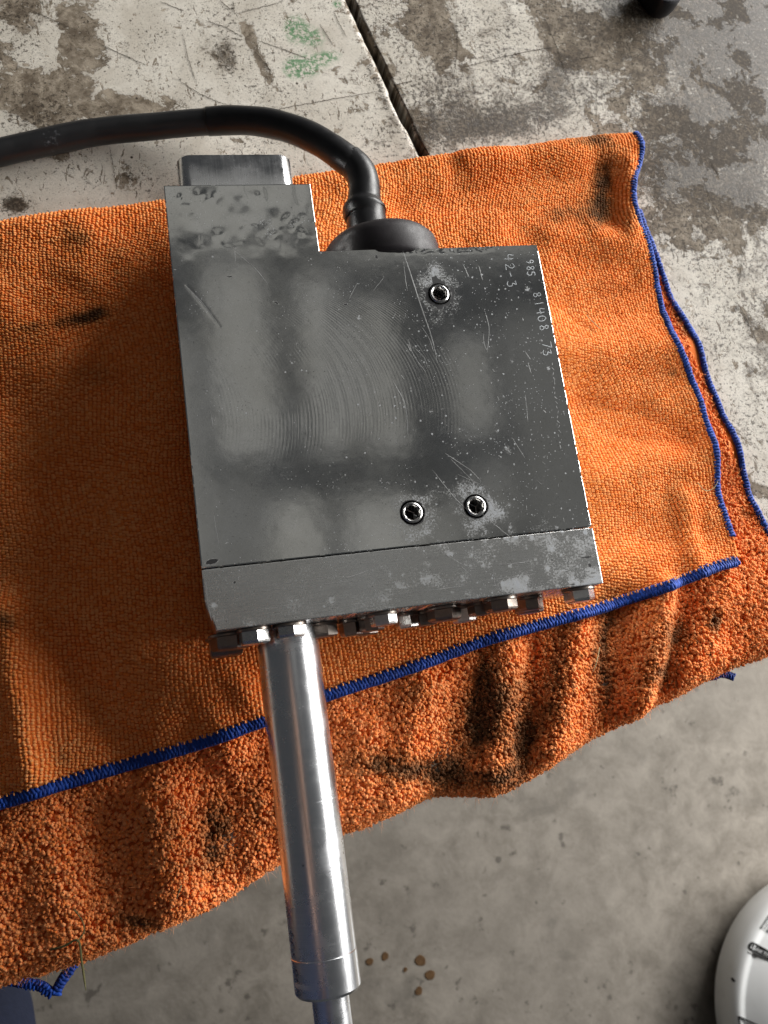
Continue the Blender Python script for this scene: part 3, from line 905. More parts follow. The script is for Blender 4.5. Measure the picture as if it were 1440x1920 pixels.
def bolt(x, dz, af, h, dark, rot=0.0):
    mat = M['bolt_dark'] if dark else M['bolt']
    R = af / math.sqrt(3)
    V = []; Fc = []
    z = ZT - dz
    prof = [(R, 0.0), (R, h * 0.80), (R * 0.955, h * 0.93), (R * 0.86, h)]
    for (r, t) in prof:
        for k in range(6):
            a = math.radians(rot + 60 * k)
            V.append((x + r * math.cos(a), yb - t, z + r * math.sin(a)))
    for j in range(3):
        for k in range(6):
            Fc.append((j * 6 + k, j * 6 + (k + 1) % 6, (j + 1) * 6 + (k + 1) % 6, (j + 1) * 6 + k))
    Fc.append(tuple(18 + k for k in range(6)))
    o = mesh_obj('bolt', V, Fc, mat, block, False)
    bm = bmesh.new(); bm.from_mesh(o.data); bmesh.ops.recalc_face_normals(bm, faces=bm.faces)
    bm.to_mesh(o.data); bm.free()
    w = lathe('washer', [(R * 1.02, 0), (R * 1.08, 0.0003), (R * 1.08, 0.0011), (R * 1.0, 0.0013)], (x, yb, z), (0, -1, 0), M['bolt_dark'], o, 24)
    sharp(w)
    return o


def bx(px, dz, off):
    return U(px, 1150, ZT - dz)[0] if False else None


for (px, py, dz, af, h, dark, rot) in (
        (478, 1188, 0.0075, 0.0100, 0.0058, 0, 22), (546, 1178, 0.0070, 0.0100, 0.0052, 0, 22), (722, 1153, 0.0085, 0.0090, 0.0050, 0, 20),
        (945, 1130, 0.0090, 0.0110, 0.0052, 1, 24), (1093, 1112, 0.0085, 0.0105, 0.0055, 0, 14),
        (432, 1208, 0.0180, 0.0125, 0.0060, 1, 10), (425, 1222, 0.0300, 0.0120, 0.0075, 1, 26), (612, 1196, 0.0210, 0.0090, 0.0055, 1, 20), (662, 1183, 0.0240, 0.0080, 0.0062, 1, 16),
        (700, 1166, 0.0180, 0.0085, 0.0058, 1, 12), (768, 1172, 0.0250, 0.0080, 0.0060, 0, 22), (838, 1152, 0.0170, 0.0115, 0.0055, 1, 18),
        (876, 1162, 0.0260, 0.0085, 0.0064, 0, 20), (1002, 1130, 0.0200, 0.0085, 0.0055, 1, 15), (1000, 1146, 0.0300, 0.0105, 0.0060, 1, 10), (905, 1148, 0.0200, 0.0080, 0.0050, 1, 8),
        (690, 1180, 0.0340, 0.0085, 0.0060, 1, 25), (800, 1160, 0.0300, 0.0090, 0.0055, 1, 5)):
    p = U(px, py, ZT - dz + 0.004)
    bolt(p[0], dz, af, h, dark, rot)

# rubber cap, strain relief, sleeve and cable
CZ = ZB + 0.0245
capc = U(728, 467, ZT)[0]
p_cap = U(728, 440, CZ + 0.008)
cap = lathe('cable_cap', [(0.0240, -0.001), (0.0250, 0.001), (0.0250, 0.0095), (0.0244, 0.0120), (0.0225, 0.0142), (0.019, 0.0158), (0.013, 0.0171), (0.007, 0.0177), (0.001, 0.0179)],
            (0.0885, 0.0, CZ - 0.0015), (0, 1, 0), M['rubber_cap'], block, 64)
rel = [(690, 452, 0.036, 37), (689, 436, 0.036, 38), (687, 420, 0.036, 37), (686, 408, 0.036, 36.5), (684, 402, 0.036, 39), (683, 394, 0.036, 40), (683, 388, 0.036, 37), (683, 380, 0.036, 32), (683, 370, 0.036, 30), (683, 350, 0.0355, 28.5), (678, 330, 0.035, 28.5), (668, 314, 0.0345, 28), (654, 300, 0.034, 27)]


def px_path(lst, n):
    P = U([a[0] for a in lst], [a[1] for a in lst], np.array([a[2] for a in lst]))
    D = np.linalg.norm(P - CAM, axis=1) * 0.97
    r = np.array([a[3] for a in lst]) * D / F
    return catmull(np.concatenate([P, r[:, None]], 1), n)


tube('strain_relief', px_path(rel, 60), M['rubber'], block, 24)
slv = [(664, 310, 0.0344, 26.5), (645, 296, 0.034, 26.5), (622, 279, 0.0325, 26), (590, 260, 0.030, 25.5), (550, 243, 0.0265, 25), (505, 231, 0.022, 24.5), (460, 226, 0.018, 24), (420, 226, 0.0145, 24), (389, 228, 0.0125, 24)]
slvp = px_path(slv, 60)
slvp[:, 3] *= 1 + 0.012 * np.sin(np.linspace(0, 23, 60))
sleeve = tube('cable_sleeve', slvp, M['rubber'], block, 24)
cbl = [(420, 226.5, 0.0145, 21.5), (388, 228.5, 0.0125, 21.8), (340, 232, 0.0105, 22), (280, 238, 0.0085, 22), (220, 243, 0.0070, 22), (165, 250, 0.0062, 22.3), (120, 259, 0.0058, 22.5), (70, 270, 0.0056, 22), (20, 281, 0.0056, 22), (-40, 296, 0.0056, 22), (-140, 325, 0.0056, 22), (-300, 380, 0.0056, 22)]
cp = px_path(cbl, 90)
cp[:, 3] *= 1 + 0.010 * np.sin(np.linspace(0, 31, 90))
tube('cable', cp, M['jacket'], block, 24)

# scribed numbers and scratches
DIG = {'0': [[(.5, 1), (.15, .8), (.1, .3), (.4, 0), (.8, .2), (.85, .7), (.5, 1)]],
       '1': [[(.5, 1), (.5, 0)]],
       '2': [[(.1, .8), (.45, 1), (.8, .75), (.5, .4), (.1, .05)], [(.1, .05), (.95, .08)]],
       '3': [[(.1, .9), (.75, 1)], [(.75, 1), (.4, .6)], [(.4, .6), (.85, .45), (.8, .12), (.4, 0), (.1, .12)]],
       '4': [[(.25, 1), (.1, .45), (.9, .5)], [(.75, .95), (.65, 0)]],
       '5': [[(.85, 1), (.3, .97)], [(.3, .97), (.2, .6)], [(.2, .6), (.7, .6), (.8, .25), (.5, 0), (.1, .1)]],
       '7': [[(.1, .95), (.95, 1)], [(.95, 1), (.4, 0)]],
       '8': [[(.55, .52), (.2, .75), (.5, 1), (.8, .78), (.5, .5), (.15, .22), (.5, 0), (.85, .25), (.55, .52)]],
       '9': [[(.8, .7), (.5, .5), (.2, .72), (.5, 1), (.8, .75)], [(.8, .75), (.7, .3), (.45, 0)]],
       '-': [[(.2, .45), (.8, .55)]], "'": [[(.5, 1), (.45, .8)]]}


def scribe(name, s, start, end, hpx, slant=0.0):
    """digits run from start to end (photo pixels of the scribed line), glyph tops to the right"""
    s0 = np.array(start, float); s1 = np.array(end, float)
    run = (s1 - s0) / len(s)
    L = np.linalg.norm(run)
    up = np.array([-run[1], run[0]]) / L * -hpx          # to the right of the running direction
    if up[0] < 0: up = -up
    lines = []
    for i, ch in enumerate(s):
        jit = rng.normal(0, 0.05, 2)
        for st in DIG[ch]:
            ln = []
            for (a, b) in st:
                q = s0 + run * (i + 0.08 + 0.78 * a + jit[0]) + up * (b * (0.9 + jit[1]) + 0.05)
                ln.append((q[0], q[1]))
            lines.append(ln)
    return strokes(name, lines, ZT + 0.00006, M['engrave'], block, 0.00026, 0.00003, 14, False)


k = 1 / 6.856


def zc(x, y): return (900 + x * k, 440 + y * k)


scribe('scribed_number', "'985", zc(575, 232), zc(605, 552), 17.0)
scribe('scribed_number', '42-3', zc(300, 255), zc(350, 685), 18.5)
scribe('scribed_number', '81408', zc(672, 735), zc(770, 1250), 17.5)
scribe('scribed_number', '73', zc(790, 1375), zc(812, 1590), 18)

sc = [[0.00035, (755, 468), (772, 520), (795, 590), (812, 640), (820, 680)], [0.00018, (757, 490), (760, 520), (764, 545)], [0.00022, (765, 635), (775, 665), (800, 700)], [0.0002, (775, 650), (795, 670), (803, 690)],
      [0.00018, (790, 612), (805, 635), (813, 660)], [0.00020, (765, 645), (770, 660)], [0.00016, (735, 710), (760, 760), (765, 820)], [0.0002, (908, 580), (917, 615), (914, 660)], [0.0002, (914, 660), (907, 640), (907, 625)],
      [0.0002, (868, 495), (880, 520)], [0.0002, (898, 498), (905, 525)], [0.0002, (984, 658), (995, 674)], [0.0002, (990, 680), (996, 700)], [0.00018, (835, 850), (880, 880), (905, 905)], [0.00016, (845, 860), (890, 905)], [0.00016, (810, 880), (850, 930), (880, 960)],
      [0.00018, (860, 890), (905, 910)], [0.00016, (905, 915), (935, 965)], [0.00016, (900, 960), (960, 1010)], [0.00016, (700, 975), (760, 990)], [0.0002, (925, 1068), (928, 1100)], [0.0002, (865, 1062), (885, 1080)], [0.00022, (440, 470), (480, 505), (500, 530)], [0.0002, (440, 470), (442, 490)],
      [0.0002, (655, 560), (670, 530)], [0.0002, (700, 545), (720, 520)], [0.00018, (400, 960), (412, 1030)], [0.0002, (395, 770), (400, 800)], [0.00016, (960, 820), (985, 860)], [0.00016, (985, 740), (990, 790)], [0.00016, (930, 1060), (1000, 1052)], [0.00016, (900, 1090), (1010, 1075)], [0.00014, (420, 1150), (620, 1127)], [0.00014, (470, 1110), (700, 1085)],
      [0.00014, (700, 1120), (880, 1097)], [0.00014, (500, 1098), (640, 1080)], [0.00024, (352, 540), (372, 562), (392, 586), (410, 611)], [0.00016, (346, 534), (366, 553), (386, 576), (404, 600)], [0.00030, (385, 1085), (390, 1130), (397, 1165)], [0.0002, (820, 1030), (870, 1060)], [0.0002, (645, 1085), (690, 1070)]]
r4 = np.random.default_rng(44)
for i in range(60):     # short nicks, thicker to the right
    x = 1090 - abs(r4.normal(0, 190)); y = r4.uniform(500, 1090)
    if x < 345 + (y - 350) * 0.1 or x > 1000 + (y - 460) * 0.17 or y > 985: continue
    L = r4.uniform(3, 9); a = r4.normal(1.0, 0.9)
    sc.append([r4.uniform(0.00010, 0.00022), (x, y), (x + L * math.cos(a), y + L * math.sin(a))])
for i in range(16):     # chain of small pen marks under the last number
    y = 680 + i * 9; x = 1036 + i * 0.9
    sc.append([0.00018, (x + r4.uniform(-3, 3), y), (x + r4.uniform(-2, 4), y + 5)])
o = strokes('scratches', sc, ZT + 0.00004, M['scratch'], block, 0.0002, 0.00003, 12)
o['kind'] = 'stuff'
# ------------------------------------------------------------------ towel
towel = tag(empty('towel'), 'folded orange microfibre towel with blue stitched hems and dark oil stains', 'towel')


def polypx(lst, n, z):
    """pixel polyline -> n world points at height z"""
    P = U([a[0] for a in lst], [a[1] for a in lst], z)
    return catmull(P, n)


TOP = [(-150, 428), (0, 405), (100, 391), (200, 380), (310, 363), (450, 340), (560, 324), (700, 300), (790, 287), (900, 272), (1000, 261), (1100, 250), (1160, 243), (1192, 243)]
RIGHT = [(1192, 243), (1199, 280), (1196, 310), (1185, 345), (1187, 390), (1206, 445), (1234, 520), (1250, 590), (1258, 650), (1285, 695), (1310, 745), (1326, 800), (1341, 870), (1351, 930), (1368, 980), (1380, 1008), (1388, 1042)]
HEM = [(-150, 1540), (0, 1497), (100, 1466), (250, 1422), (380, 1383), (490, 1343), (610, 1296), (780, 1240), (900, 1195), (1000, 1166), (1130, 1130), (1250, 1090), (1340, 1055), (1388, 1042)]
LEFT = [(-150, 428), (-150, 700), (-150, 1000), (-150, 1300), (-150, 1540)]
U_TOP = [(-150, 440), (310, 376), (700, 312), (1000, 272), (1175, 256)]
U_RIGHT = [(1175, 256), (1182, 330), (1196, 395), (1226, 475), (1262, 555), (1288, 615), (1310, 680), (1343, 750), (1368, 820), (1397, 900), (1410, 935), (1440, 992), (1500, 1090), (1560, 1180)]
SIL = [(-150, 1908), (0, 1848), (60, 1832), (120, 1812), (200, 1785), (300, 1742), (350, 1722), (420, 1690), (520, 1622), (600, 1580), (640, 1562), (700, 1546), (760, 1516), (820, 1490), (880, 1490), (930, 1488), (980, 1470), (1030, 1440), (1080, 1405), (1130, 1378), (1200, 1340), (1270, 1305), (1330, 1274), (1380, 1250), (1440, 1228), (1560, 1180)]
U_LEFT = [(-150, 440), (-150, 900), (-150, 1400), (-150, 1908)]


def coons(T, B, L, R, na, nb):
    """T,B: left->right (na), L,R: top->bottom (nb) xy arrays"""
    a = np.linspace(0, 1, na)[:, None, None]; b = np.linspace(0, 1, nb)[None, :, None]
    T = T[:, None, :2]; B = B[:, None, :2]; L = L[None, :, :2]; R = R[None, :, :2]
    return (1 - b) * T + b * B + (1 - a) * L + a * R - ((1 - a) * (1 - b) * T[:1] + a * (1 - b) * T[-1:] + (1 - a) * b * B[:1] + a * b * B[-1:])


RIDGES = [  # pixels p0, p1, width mm, height mm
    (15, 1150, 70, 1450, 8, 7.5), (350, 1250, 430, 1400, 9, 3.6), (230, 1130, 300, 1330, 12, 2.4), (-30, 800, 60, 1000, 12, 2.5), (150, 420, 170, 520, 10, 1.5), (400, 1225, 485, 1335, 7, 3.6), (120, 1190, 240, 1420, 9, -4.0), (-20, 560, 120, 700, 10, 1.8), (120, 740, 20, 1040, 12, 1.5),
    (1070, 590, 1240, 560, 9, -3.6), (1070, 680, 1290, 660, 10, 4.2), (1090, 770, 1270, 830, 9, -3.8), (1110, 900, 1350, 850, 11, 3.6), (1110, 1010, 1300, 1000, 9, -2.4), (880, 310, 1190, 285, 8, 2.8), (760, 390, 1100, 360, 9, -3.0), (1030, 450, 1190, 470, 9, 3.0), (1120, 320, 1135, 420, 6, -3.0), (1172, 320, 1177, 440, 5, 3.2), (1275, 940, 1300, 1070, 6, 3.4),
    (1236, 1110, 1206, 1330, 6.5, 9.0), (1165, 1130, 1130, 1370, 6, -4.0), (1085, 1170, 1040, 1400, 7, 5.0), (1000, 1200, 985, 1440, 5, -3.5), (950, 1220, 930, 1470, 7, 4.0), (880, 1290, 850, 1440, 6, -4.5), (790, 1290, 740, 1500, 8, 4.0), (1350, 1090, 1300, 1260, 9, 3.0), (1285, 1150, 1240, 1310, 6, -3.5),
    (400, 1480, 430, 1640, 9, -5.0), (300, 1500, 330, 1700, 9, 3.0), (190, 1540, 230, 1740, 10, -2.0), (90, 1560, 120, 1760, 10, 2.5), (560, 1400, 570, 1580, 8, 2.0), (690, 1380, 680, 1520, 7, 2.0), (900, 1390, 820, 1440, 7, -3.0)]
RW = [(U(a, b, 0.005)[:2], U(c, d, 0.005)[:2], w * 1e-3, h * 1e-3) for a, b, c, d, w, h in RIDGES]


def block_dist(x, y):
    d1 = np.hypot(np.maximum(np.maximum(-x, x - W), 0), np.maximum(np.maximum(-H - y, y), 0))
    d2 = np.hypot(np.maximum(np.maximum(-x, x - TABW), 0), np.maximum(np.maximum(-y, y - TABH), 0))
    return np.minimum(d1, d2)


def wrinkle(x, y):
    z = 0.0055 * (fbm(x * 22 + 3, y * 26, 3, 101) - 0.5) + 0.0012 * (fbm(x * 60, y * 60, 2, 103) - 0.5)
    for (p, q, w, h) in RW:
        d = q - p; L2 = d @ d
        t = np.clip(((x - p[0]) * d[0] + (y - p[1]) * d[1]) / L2, -0.15, 1.15)
        tt = np.clip(t, 0, 1)
        dx = x - p[0] - tt * d[0]; dy = y - p[1] - tt * d[1]
        z = z + h * np.exp(-(dx * dx + dy * dy) / (w * w))
    return z * smooth(0.0, 0.022, block_dist(x, y))


def z_under(x, y):
    w = wrinkle(x, y)
    return 0.0042 + np.maximum(w, -0.0032) * 1.0


def z_flap(x, y):
    return z_under(x, y) + 0.0052


STAIN = [(900, 1370, 230, 100, -18, .26), (1250, 1200, 150, 60, -25, .2), (420, 1560, 120, 90, 0, .18), (1130, 345, 22, 75, 8, 1.0), (1100, 400, 55, 30, 0, .55), (1105, 262, 40, 14, 5, .75), (890, 335, 70, 32, -25, .42), (930, 400, 60, 25, 0, .3), (1045, 405, 22, 16, 0, .5), (1178, 420, 16, 14, 0, .5), (1150, 540, 70, 26, -8, .35), (1080, 640, 40, 25, 0, .15), (1262, 700, 14, 10, 0, .6), (1215, 500, 20, 10, 0, .2),
         (150, 598, 55, 13, -12, .95), (185, 585, 20, 16, 0, .55), (60, 615, 40, 12, -10, .55), (140, 445, 40, 38, 0, .55), (170, 700, 60, 30, 0, .35), (30, 880, 35, 20, 0, .25), (10, 1165, 30, 22, 20, .8), (115, 1420, 22, 60, -8, .5), (20, 1480, 30, 20, 0, .35), (250, 1380, 70, 20, -15, .2), (1230, 800, 80, 18, 0, .12),
         (1050, 1240, 24, 110, 5, .6), (960, 1300, 60, 70, 0, .45), (905, 1270, 22, 90, 5, .6), (900, 1360, 40, 70, 20, .75), (980, 1400, 26, 60, 20, .95), (730, 1435, 70, 24, 8, .95), (820, 1440, 45, 20, -10, .8), (640, 1390, 26, 60, 0, .25), (1130, 1180, 22, 110, 10, .85), (1140, 1300, 18, 50, 0, .55), (1265, 1190, 30, 60, 10, .65), (1335, 1165, 12, 22, 0, .9), (1240, 1270, 40, 30, -20, .6), (1090, 1130, 60, 20, 0, .5),
         (790, 1300, 60, 40, 0, .3), (860, 1460, 70, 20, -10, .6), (940, 1460, 40, 20, 0, .6), (400, 1570, 34, 80, 8, .85), (310, 1530, 50, 60, 0, .35), (480, 1500, 20, 60, 0, .4), (260, 1725, 46, 12, 14, .85), (150, 1790, 90, 14, -18, .3), (350, 1615, 12, 12, 0, .6), (480, 1420, 40, 20, 0, .25), (1275, 600, 10, 50, -20, .75), (1395, 965, 14, 12, 0, .55), (1370, 900, 8, 40, -20, .3), (1380, 1060, 12, 30, 0, .2)]


def stain_at(P):
    return np.clip(gauss_px(PX(P), STAIN), 0, 1.3)


def inpoly(pxy, poly):
    x, y = pxy[:, 0], pxy[:, 1]
    r = np.zeros(len(x), bool)
    n = len(poly)
    for i in range(n):
        x0, y0 = poly[i]; x1, y1 = poly[(i + 1) % n]
        c = ((y0 > y) != (y1 > y)) & (x < (x1 - x0) * (y - y0) / (y1 - y0 + 1e-9) + x0)
        r ^= c
    return r


def surf_normals(P):
    du = np.gradient(P, axis=0); dv = np.gradient(P, axis=1)
    N = np.cross(du, dv)
    N /= np.linalg.norm(N, axis=-1)[..., None] + 1e-12
    if N[..., 2].mean() < 0: N = -N
    return N


def bilerp(P, a, b):
    """a,b in index units"""
    i = np.clip(np.floor(a).astype(int), 0, P.shape[0] - 2); j = np.clip(np.floor(b).astype(int), 0, P.shape[1] - 2)
    fa = (a - i)[:, None]; fb = (b - j)[:, None]
    return (P[i, j] * (1 - fa) + P[i + 1, j] * fa) * (1 - fb) + (P[i, j + 1] * (1 - fa) + P[i + 1, j + 1] * fa) * fb


def sheet_faces(n, m):
    idx = np.arange(n * m).reshape(n, m)
    return np.stack([idx[:-1, :-1], idx[:-1, 1:], idx[1:, 1:], idx[1:, :-1]], -1).reshape(-1, 4)


def sheet(name, P, material, parent, thick=0.002):
    n, m, _ = P.shape
    Nn = surf_normals(P)
    low = P - Nn * thick
    f = sheet_faces(n, m)
    V = np.concatenate([P.reshape(-1, 3), low.reshape(-1, 3)])
    idx = np.arange(n * m).reshape(n, m)
    ring = np.concatenate([idx[:, 0], idx[-1, 1:], idx[-2::-1, -1], idx[0, -2:0:-1]])
    r2 = np.roll(ring, -1)
    walls = np.stack([ring, r2, r2 + n * m, ring + n * m], -1)
    o = mesh_obj(name, V, np.concatenate([f, f[:, ::-1] + n * m, walls]), material, parent, True, {'stain': stain_at(V), 'tint': np.full(len(V), 0.3)})
    return o


def frames(T, Nn):
    T = T - Nn * np.sum(T * Nn, -1, keepdims=True)
    T /= np.linalg.norm(T, axis=-1, keepdims=True) + 1e-12
    S = np.cross(Nn, T)
    return T, S


def stamp(tv, tf, pos, T, S, Nn, sc):
    """copies of a template (tv: k,3 in S,T,N axes) at pos; sc (n,3)"""
    k = len(tv)
    V = pos[:, None, :] + (tv[None, :, 0:1] * sc[:, None, 0:1]) * S[:, None, :] + (tv[None, :, 1:2] * sc[:, None, 1:2]) * T[:, None, :] + (tv[None, :, 2:3] * sc[:, None, 2:3]) * Nn[:, None, :]
    Fc = tf[None] + (np.arange(len(pos)) * k)[:, None, None]
    return V.reshape(-1, 3), Fc.reshape(-1, tf.shape[1])


def dome_template():
    v = []; seg = 6
    for (r, z) in ((0.42, -0.15), (0.52, 0.30), (0.36, 0.78)):
        for k in range(seg):
            a = 2 * math.pi * (k + 0.5) / seg
            v.append((r * math.cos(a), r * math.sin(a), z))
    v.append((0, 0, 1.0))
    f = []
    for j in range(2):
        for k in range(seg):
            k2 = (k + 1) % seg
            f.append((j * seg + k, j * seg + k2, (j + 1) * seg + k2)); f.append((j * seg + k, (j + 1) * seg + k2, (j + 1) * seg + k))
    for k in range(seg):
        f.append((12 + k, 12 + (k + 1) % seg, 18))
    return np.array(v, float), np.array(f)


DV, DF = dome_template()
ov = []
for j, (r, z) in enumerate(((0.22, -0.86), (0.46, -0.38), (0.46, 0.38), (0.22, 0.86))):     # little spindle along T
    for q in range(6):
        a = math.pi * q / 3
        ov.append((r * math.cos(a), z * 0.5, r * math.sin(a)))
of = []
for j in range(3):
    for q in range(6):
        q2 = (q + 1) % 6
        of.append((j * 6 + q, (j + 1) * 6 + q, (j + 1) * 6 + q2)); of.append((j * 6 + q, (j + 1) * 6 + q2, j * 6 + q2))
for q in range(1, 5):
    of.append((0, q, q + 1)); of.append((18, 18 + q + 1, 18 + q))
OV, OF = np.array(ov), np.array(of)

# --- under layer
na, nb = 190, 150
bT = polypx(U_TOP, na, 0.004); bB = polypx(SIL, na, -0.004); bL = polypx(U_LEFT, nb, 0.004); bR = polypx(U_RIGHT, nb, 0.004)
bL[-1] = bB[0]; bR[-1] = bB[-1]; bL[0] = bT[0]; bR[0] = bT[-1]
XY = coons(bT, bB, bL, bR, na, nb)
edge = bB[:, :2]


def dist_edge(x, y):
    sh = x.shape
    x = x.ravel(); y = y.ravel()
    out = np.empty(len(x))
    for s in range(0, len(x), 4000):
        out[s:s + 4000] = np.min(np.hypot(x[s:s + 4000, None] - edge[None, :, 0], y[s:s + 4000, None] - edge[None, :, 1]), 1)
    return out.reshape(sh)


de = dist_edge(XY[..., 0], XY[..., 1])
R0 = 0.011
zz = z_under(XY[..., 0], XY[..., 1])
q = np.clip(de / R0, 0, 1)
zz = zz - R0 * (1 - np.sqrt(np.clip(1 - (1 - q) ** 2, 0, 1))) * 1.0
# sinking a little before the edge
zz -= 0.004 * smooth(0.035, 0.0, de)
PU = np.concatenate([XY, zz[..., None]], -1)
# the hanging part
drops = np.array([0.004, 0.010, 0.018, 0.03, 0.045, 0.062, 0.080])
hang = []
out_dir = -nd
for dd_ in drops:
    e = PU[:, -1].copy()
    wav = 0.004 * (fbm(np.linspace(0, 14, na), np.full(na, dd_ * 30), 2, 111) - 0.62)
    e[:, :2] += out_dir * (wav - dd_ * 0.06)[:, None]
    e[:, 2] -= dd_
    hang.append(e)
PU = np.concatenate([PU, np.stack(hang, 1)], 1)
under = sheet('under_layer', PU, M['sheet'], towel)
NU = surf_normals(PU)
NU[:, -len(drops) - 1:] = NU[:, -len(drops) - 1:] * 0.5 + np.array([*out_dir, 0.15]) * 0.5
NU /= np.linalg.norm(NU, axis=-1)[..., None]

# --- upper layer (flap)
fa_, fb_ = 210, 190
tT = polypx(TOP, fa_, 0.0094); tB = polypx(HEM, fa_, 0.0094); tL = polypx(LEFT, fb_, 0.0094); tR = polypx(RIGHT, fb_, 0.0094)
tL[-1] = tB[0]; tR[-1] = tB[-1]
XYF = coons(tT, tB, tL, tR, fa_, fb_)
ZF = z_flap(XYF[..., 0], XYF[..., 1])
# rolled fold along the far edge
bidx = np.linspace(0, 1, fb_)[None, :]
dtop = np.linalg.norm(XYF - XYF[:, :1], axis=-1)
q = np.clip(dtop / 0.006, 0, 1)
ZF = ZF - 0.0062 * (1 - np.sqrt(np.clip(1 - (1 - q) ** 2, 0, 1)))
PF = np.concatenate([XYF, ZF[..., None]], -1)
low = PF[:, 0].copy(); low[:, 2] = 0.0006; low[:, 1] -= 0.0015
PF = np.concatenate([low[:, None], PF], 1)
flap = sheet('upper_layer', PF, M['sheet'], towel)
NF = surf_normals(PF)

# flap loops: knit columns and rows
lenA = np.linalg.norm(np.diff(PF[:, 90], axis=0), axis=1).sum(); lenB = np.linalg.norm(np.diff(PF[100], axis=0), axis=1).sum()
nc = int(lenA / 0.00158); nr = int(lenB / 0.00120)
ia, ib = np.meshgrid(np.arange(nc), np.arange(nr), indexing='ij')
ia = ia.ravel().astype(float); ib = ib.ravel().astype(float)
aa = (ia + 0.5 + rng.normal(0, 0.09, len(ia))) / nc * (PF.shape[0] - 1)
bb = (ib + 0.5 + 0.5 * (ia % 2) + rng.normal(0, 0.13, len(ia))) / nr * (PF.shape[1] - 1)
# gentle distortion of the knit
aa += 3.6 * (fbm(aa * 0.035, bb * 0.035, 2, 121) - 0.5)
bb = np.clip(bb + 4.0 * (fbm(aa * 0.035 + 9, bb * 0.035, 2, 122) - 0.5), 0, PF.shape[1] - 1.001)
aa = np.clip(aa, 0, PF.shape[0] - 1.001)
pos = bilerp(PF, aa, bb); nor = bilerp(NF, aa, bb)
pp = PX(pos)
vis = (pp[:, 0] > -60) & (pp[:, 0] < 1500) & (block_dist(pos[:, 0], pos[:, 1]) > -1)
inside = ((pos[:, 0] > 0.004) & (pos[:, 0] < W - 0.004) & (pos[:, 1] < -0.004) & (pos[:, 1] > -H + 0.004)) | ((pos[:, 0] > 0.004) & (pos[:, 0] < TABW - 0.004) & (pos[:, 1] < TABH - 0.004) & (pos[:, 1] > -H + 0.01))
vis &= ~inside
pos, nor, aa, bb = pos[vis], nor[vis], aa[vis], bb[vis]
nor /= np.linalg.norm(nor, axis=1)[:, None]
tan = bilerp(PF, np.clip(aa, 0, PF.shape[0] - 1.01), np.clip(bb + 0.8, 0, PF.shape[1] - 1.001)) - pos + 1e-9
T, S = frames(tan, nor)
n = len(pos)
nor2 = nor + rng.normal(0, 0.07, (n, 3)); nor2 /= np.linalg.norm(nor2, axis=1)[:, None]
scl = np.stack([0.00172 * rng.uniform(0.85, 1.12, n), 0.00132 * rng.uniform(0.85, 1.2, n), 0.00092 * rng.uniform(0.75, 1.2, n)], -1)
V, Fc = stamp(DV, DF, pos - nor * 0.00015, T, S, nor2, scl)
kk = len(DV)
o = mesh_obj('knit_loops', V, Fc, M['loop'], flap, True, {'stain': np.repeat(stain_at(pos), kk), 'tint': np.repeat(rng.uniform(0, 1, n), kk)})
o['kind'] = 'stuff'
print('loops', n)


# pile tufts of the under layer
def tuft_template(seed):
    r = np.random.default_rng(seed)
    v = []; seg = 5
    lean = r.uniform(-0.5, 0.5, 2)
    rad = (0.30, 0.46, 0.50, 0.34); hs = (-0.12, 0.35, 0.74, 0.96)
    for rr_, h_ in zip(rad, hs):
        for q in range(seg):
            a = 2 * math.pi * q / seg + seed
            v.append((rr_ * math.cos(a) + lean[0] * h_ * h_, rr_ * math.sin(a) + lean[1] * h_ * h_, h_))
    v.append((lean[0], lean[1], 1.06))
    f = []
    for j in range(3):
        for q in range(seg):
            q2 = (q + 1) % seg
            f.append((j * seg + q, j * seg + q2, (j + 1) * seg + q2)); f.append((j * seg + q, (j + 1) * seg + q2, (j + 1) * seg + q))
    for q in range(seg):
        f.append((15 + q, 15 + (q + 1) % seg, 20))
    return np.array(v), np.array(f)


# cell areas for even sampling
d1 = PU[1:, :-1] - PU[:-1, :-1]; d2 = PU[:-1, 1:] - PU[:-1, :-1]
A = np.linalg.norm(np.cross(d1, d2), axis=-1)
prob = A.ravel() / A.sum()
ntry = int(A.sum() / (0.00098 ** 2))
cells = rng.choice(len(prob), ntry, p=prob)
ca = cells // A.shape[1] + rng.uniform(0, 1, ntry); cb = cells % A.shape[1] + rng.uniform(0, 1, ntry)
pos = bilerp(PU, ca, cb); pp = PX(pos)
flap_poly = TOP + RIGHT[1:] + HEM[::-1][1:]
cxy = np.array([620, 800.0])
ok = (pp[:, 0] > -50) & (pp[:, 0] < 1490) & (pp[:, 1] < 1990)
shr = np.array([(x - 10 if x > 900 else x, y - 14) for x, y in flap_poly])
ok &= ~inpoly(pp, [tuple(p) for p in shr])
ok &= pp[:, 1] > 380
urp = np.array(U_RIGHT)
xe = np.interp(pp[:, 1], urp[:, 1], urp[:, 0])
ok &= (pp[:, 0] < xe - 7) | (pp[:, 1] > 1150)
pos, ca, cb = pos[ok], ca[ok], cb[ok]
nor = bilerp(NU, ca, cb); nor /= np.linalg.norm(nor, axis=1)[:, None]
n = len(pos)
print('tufts', n)
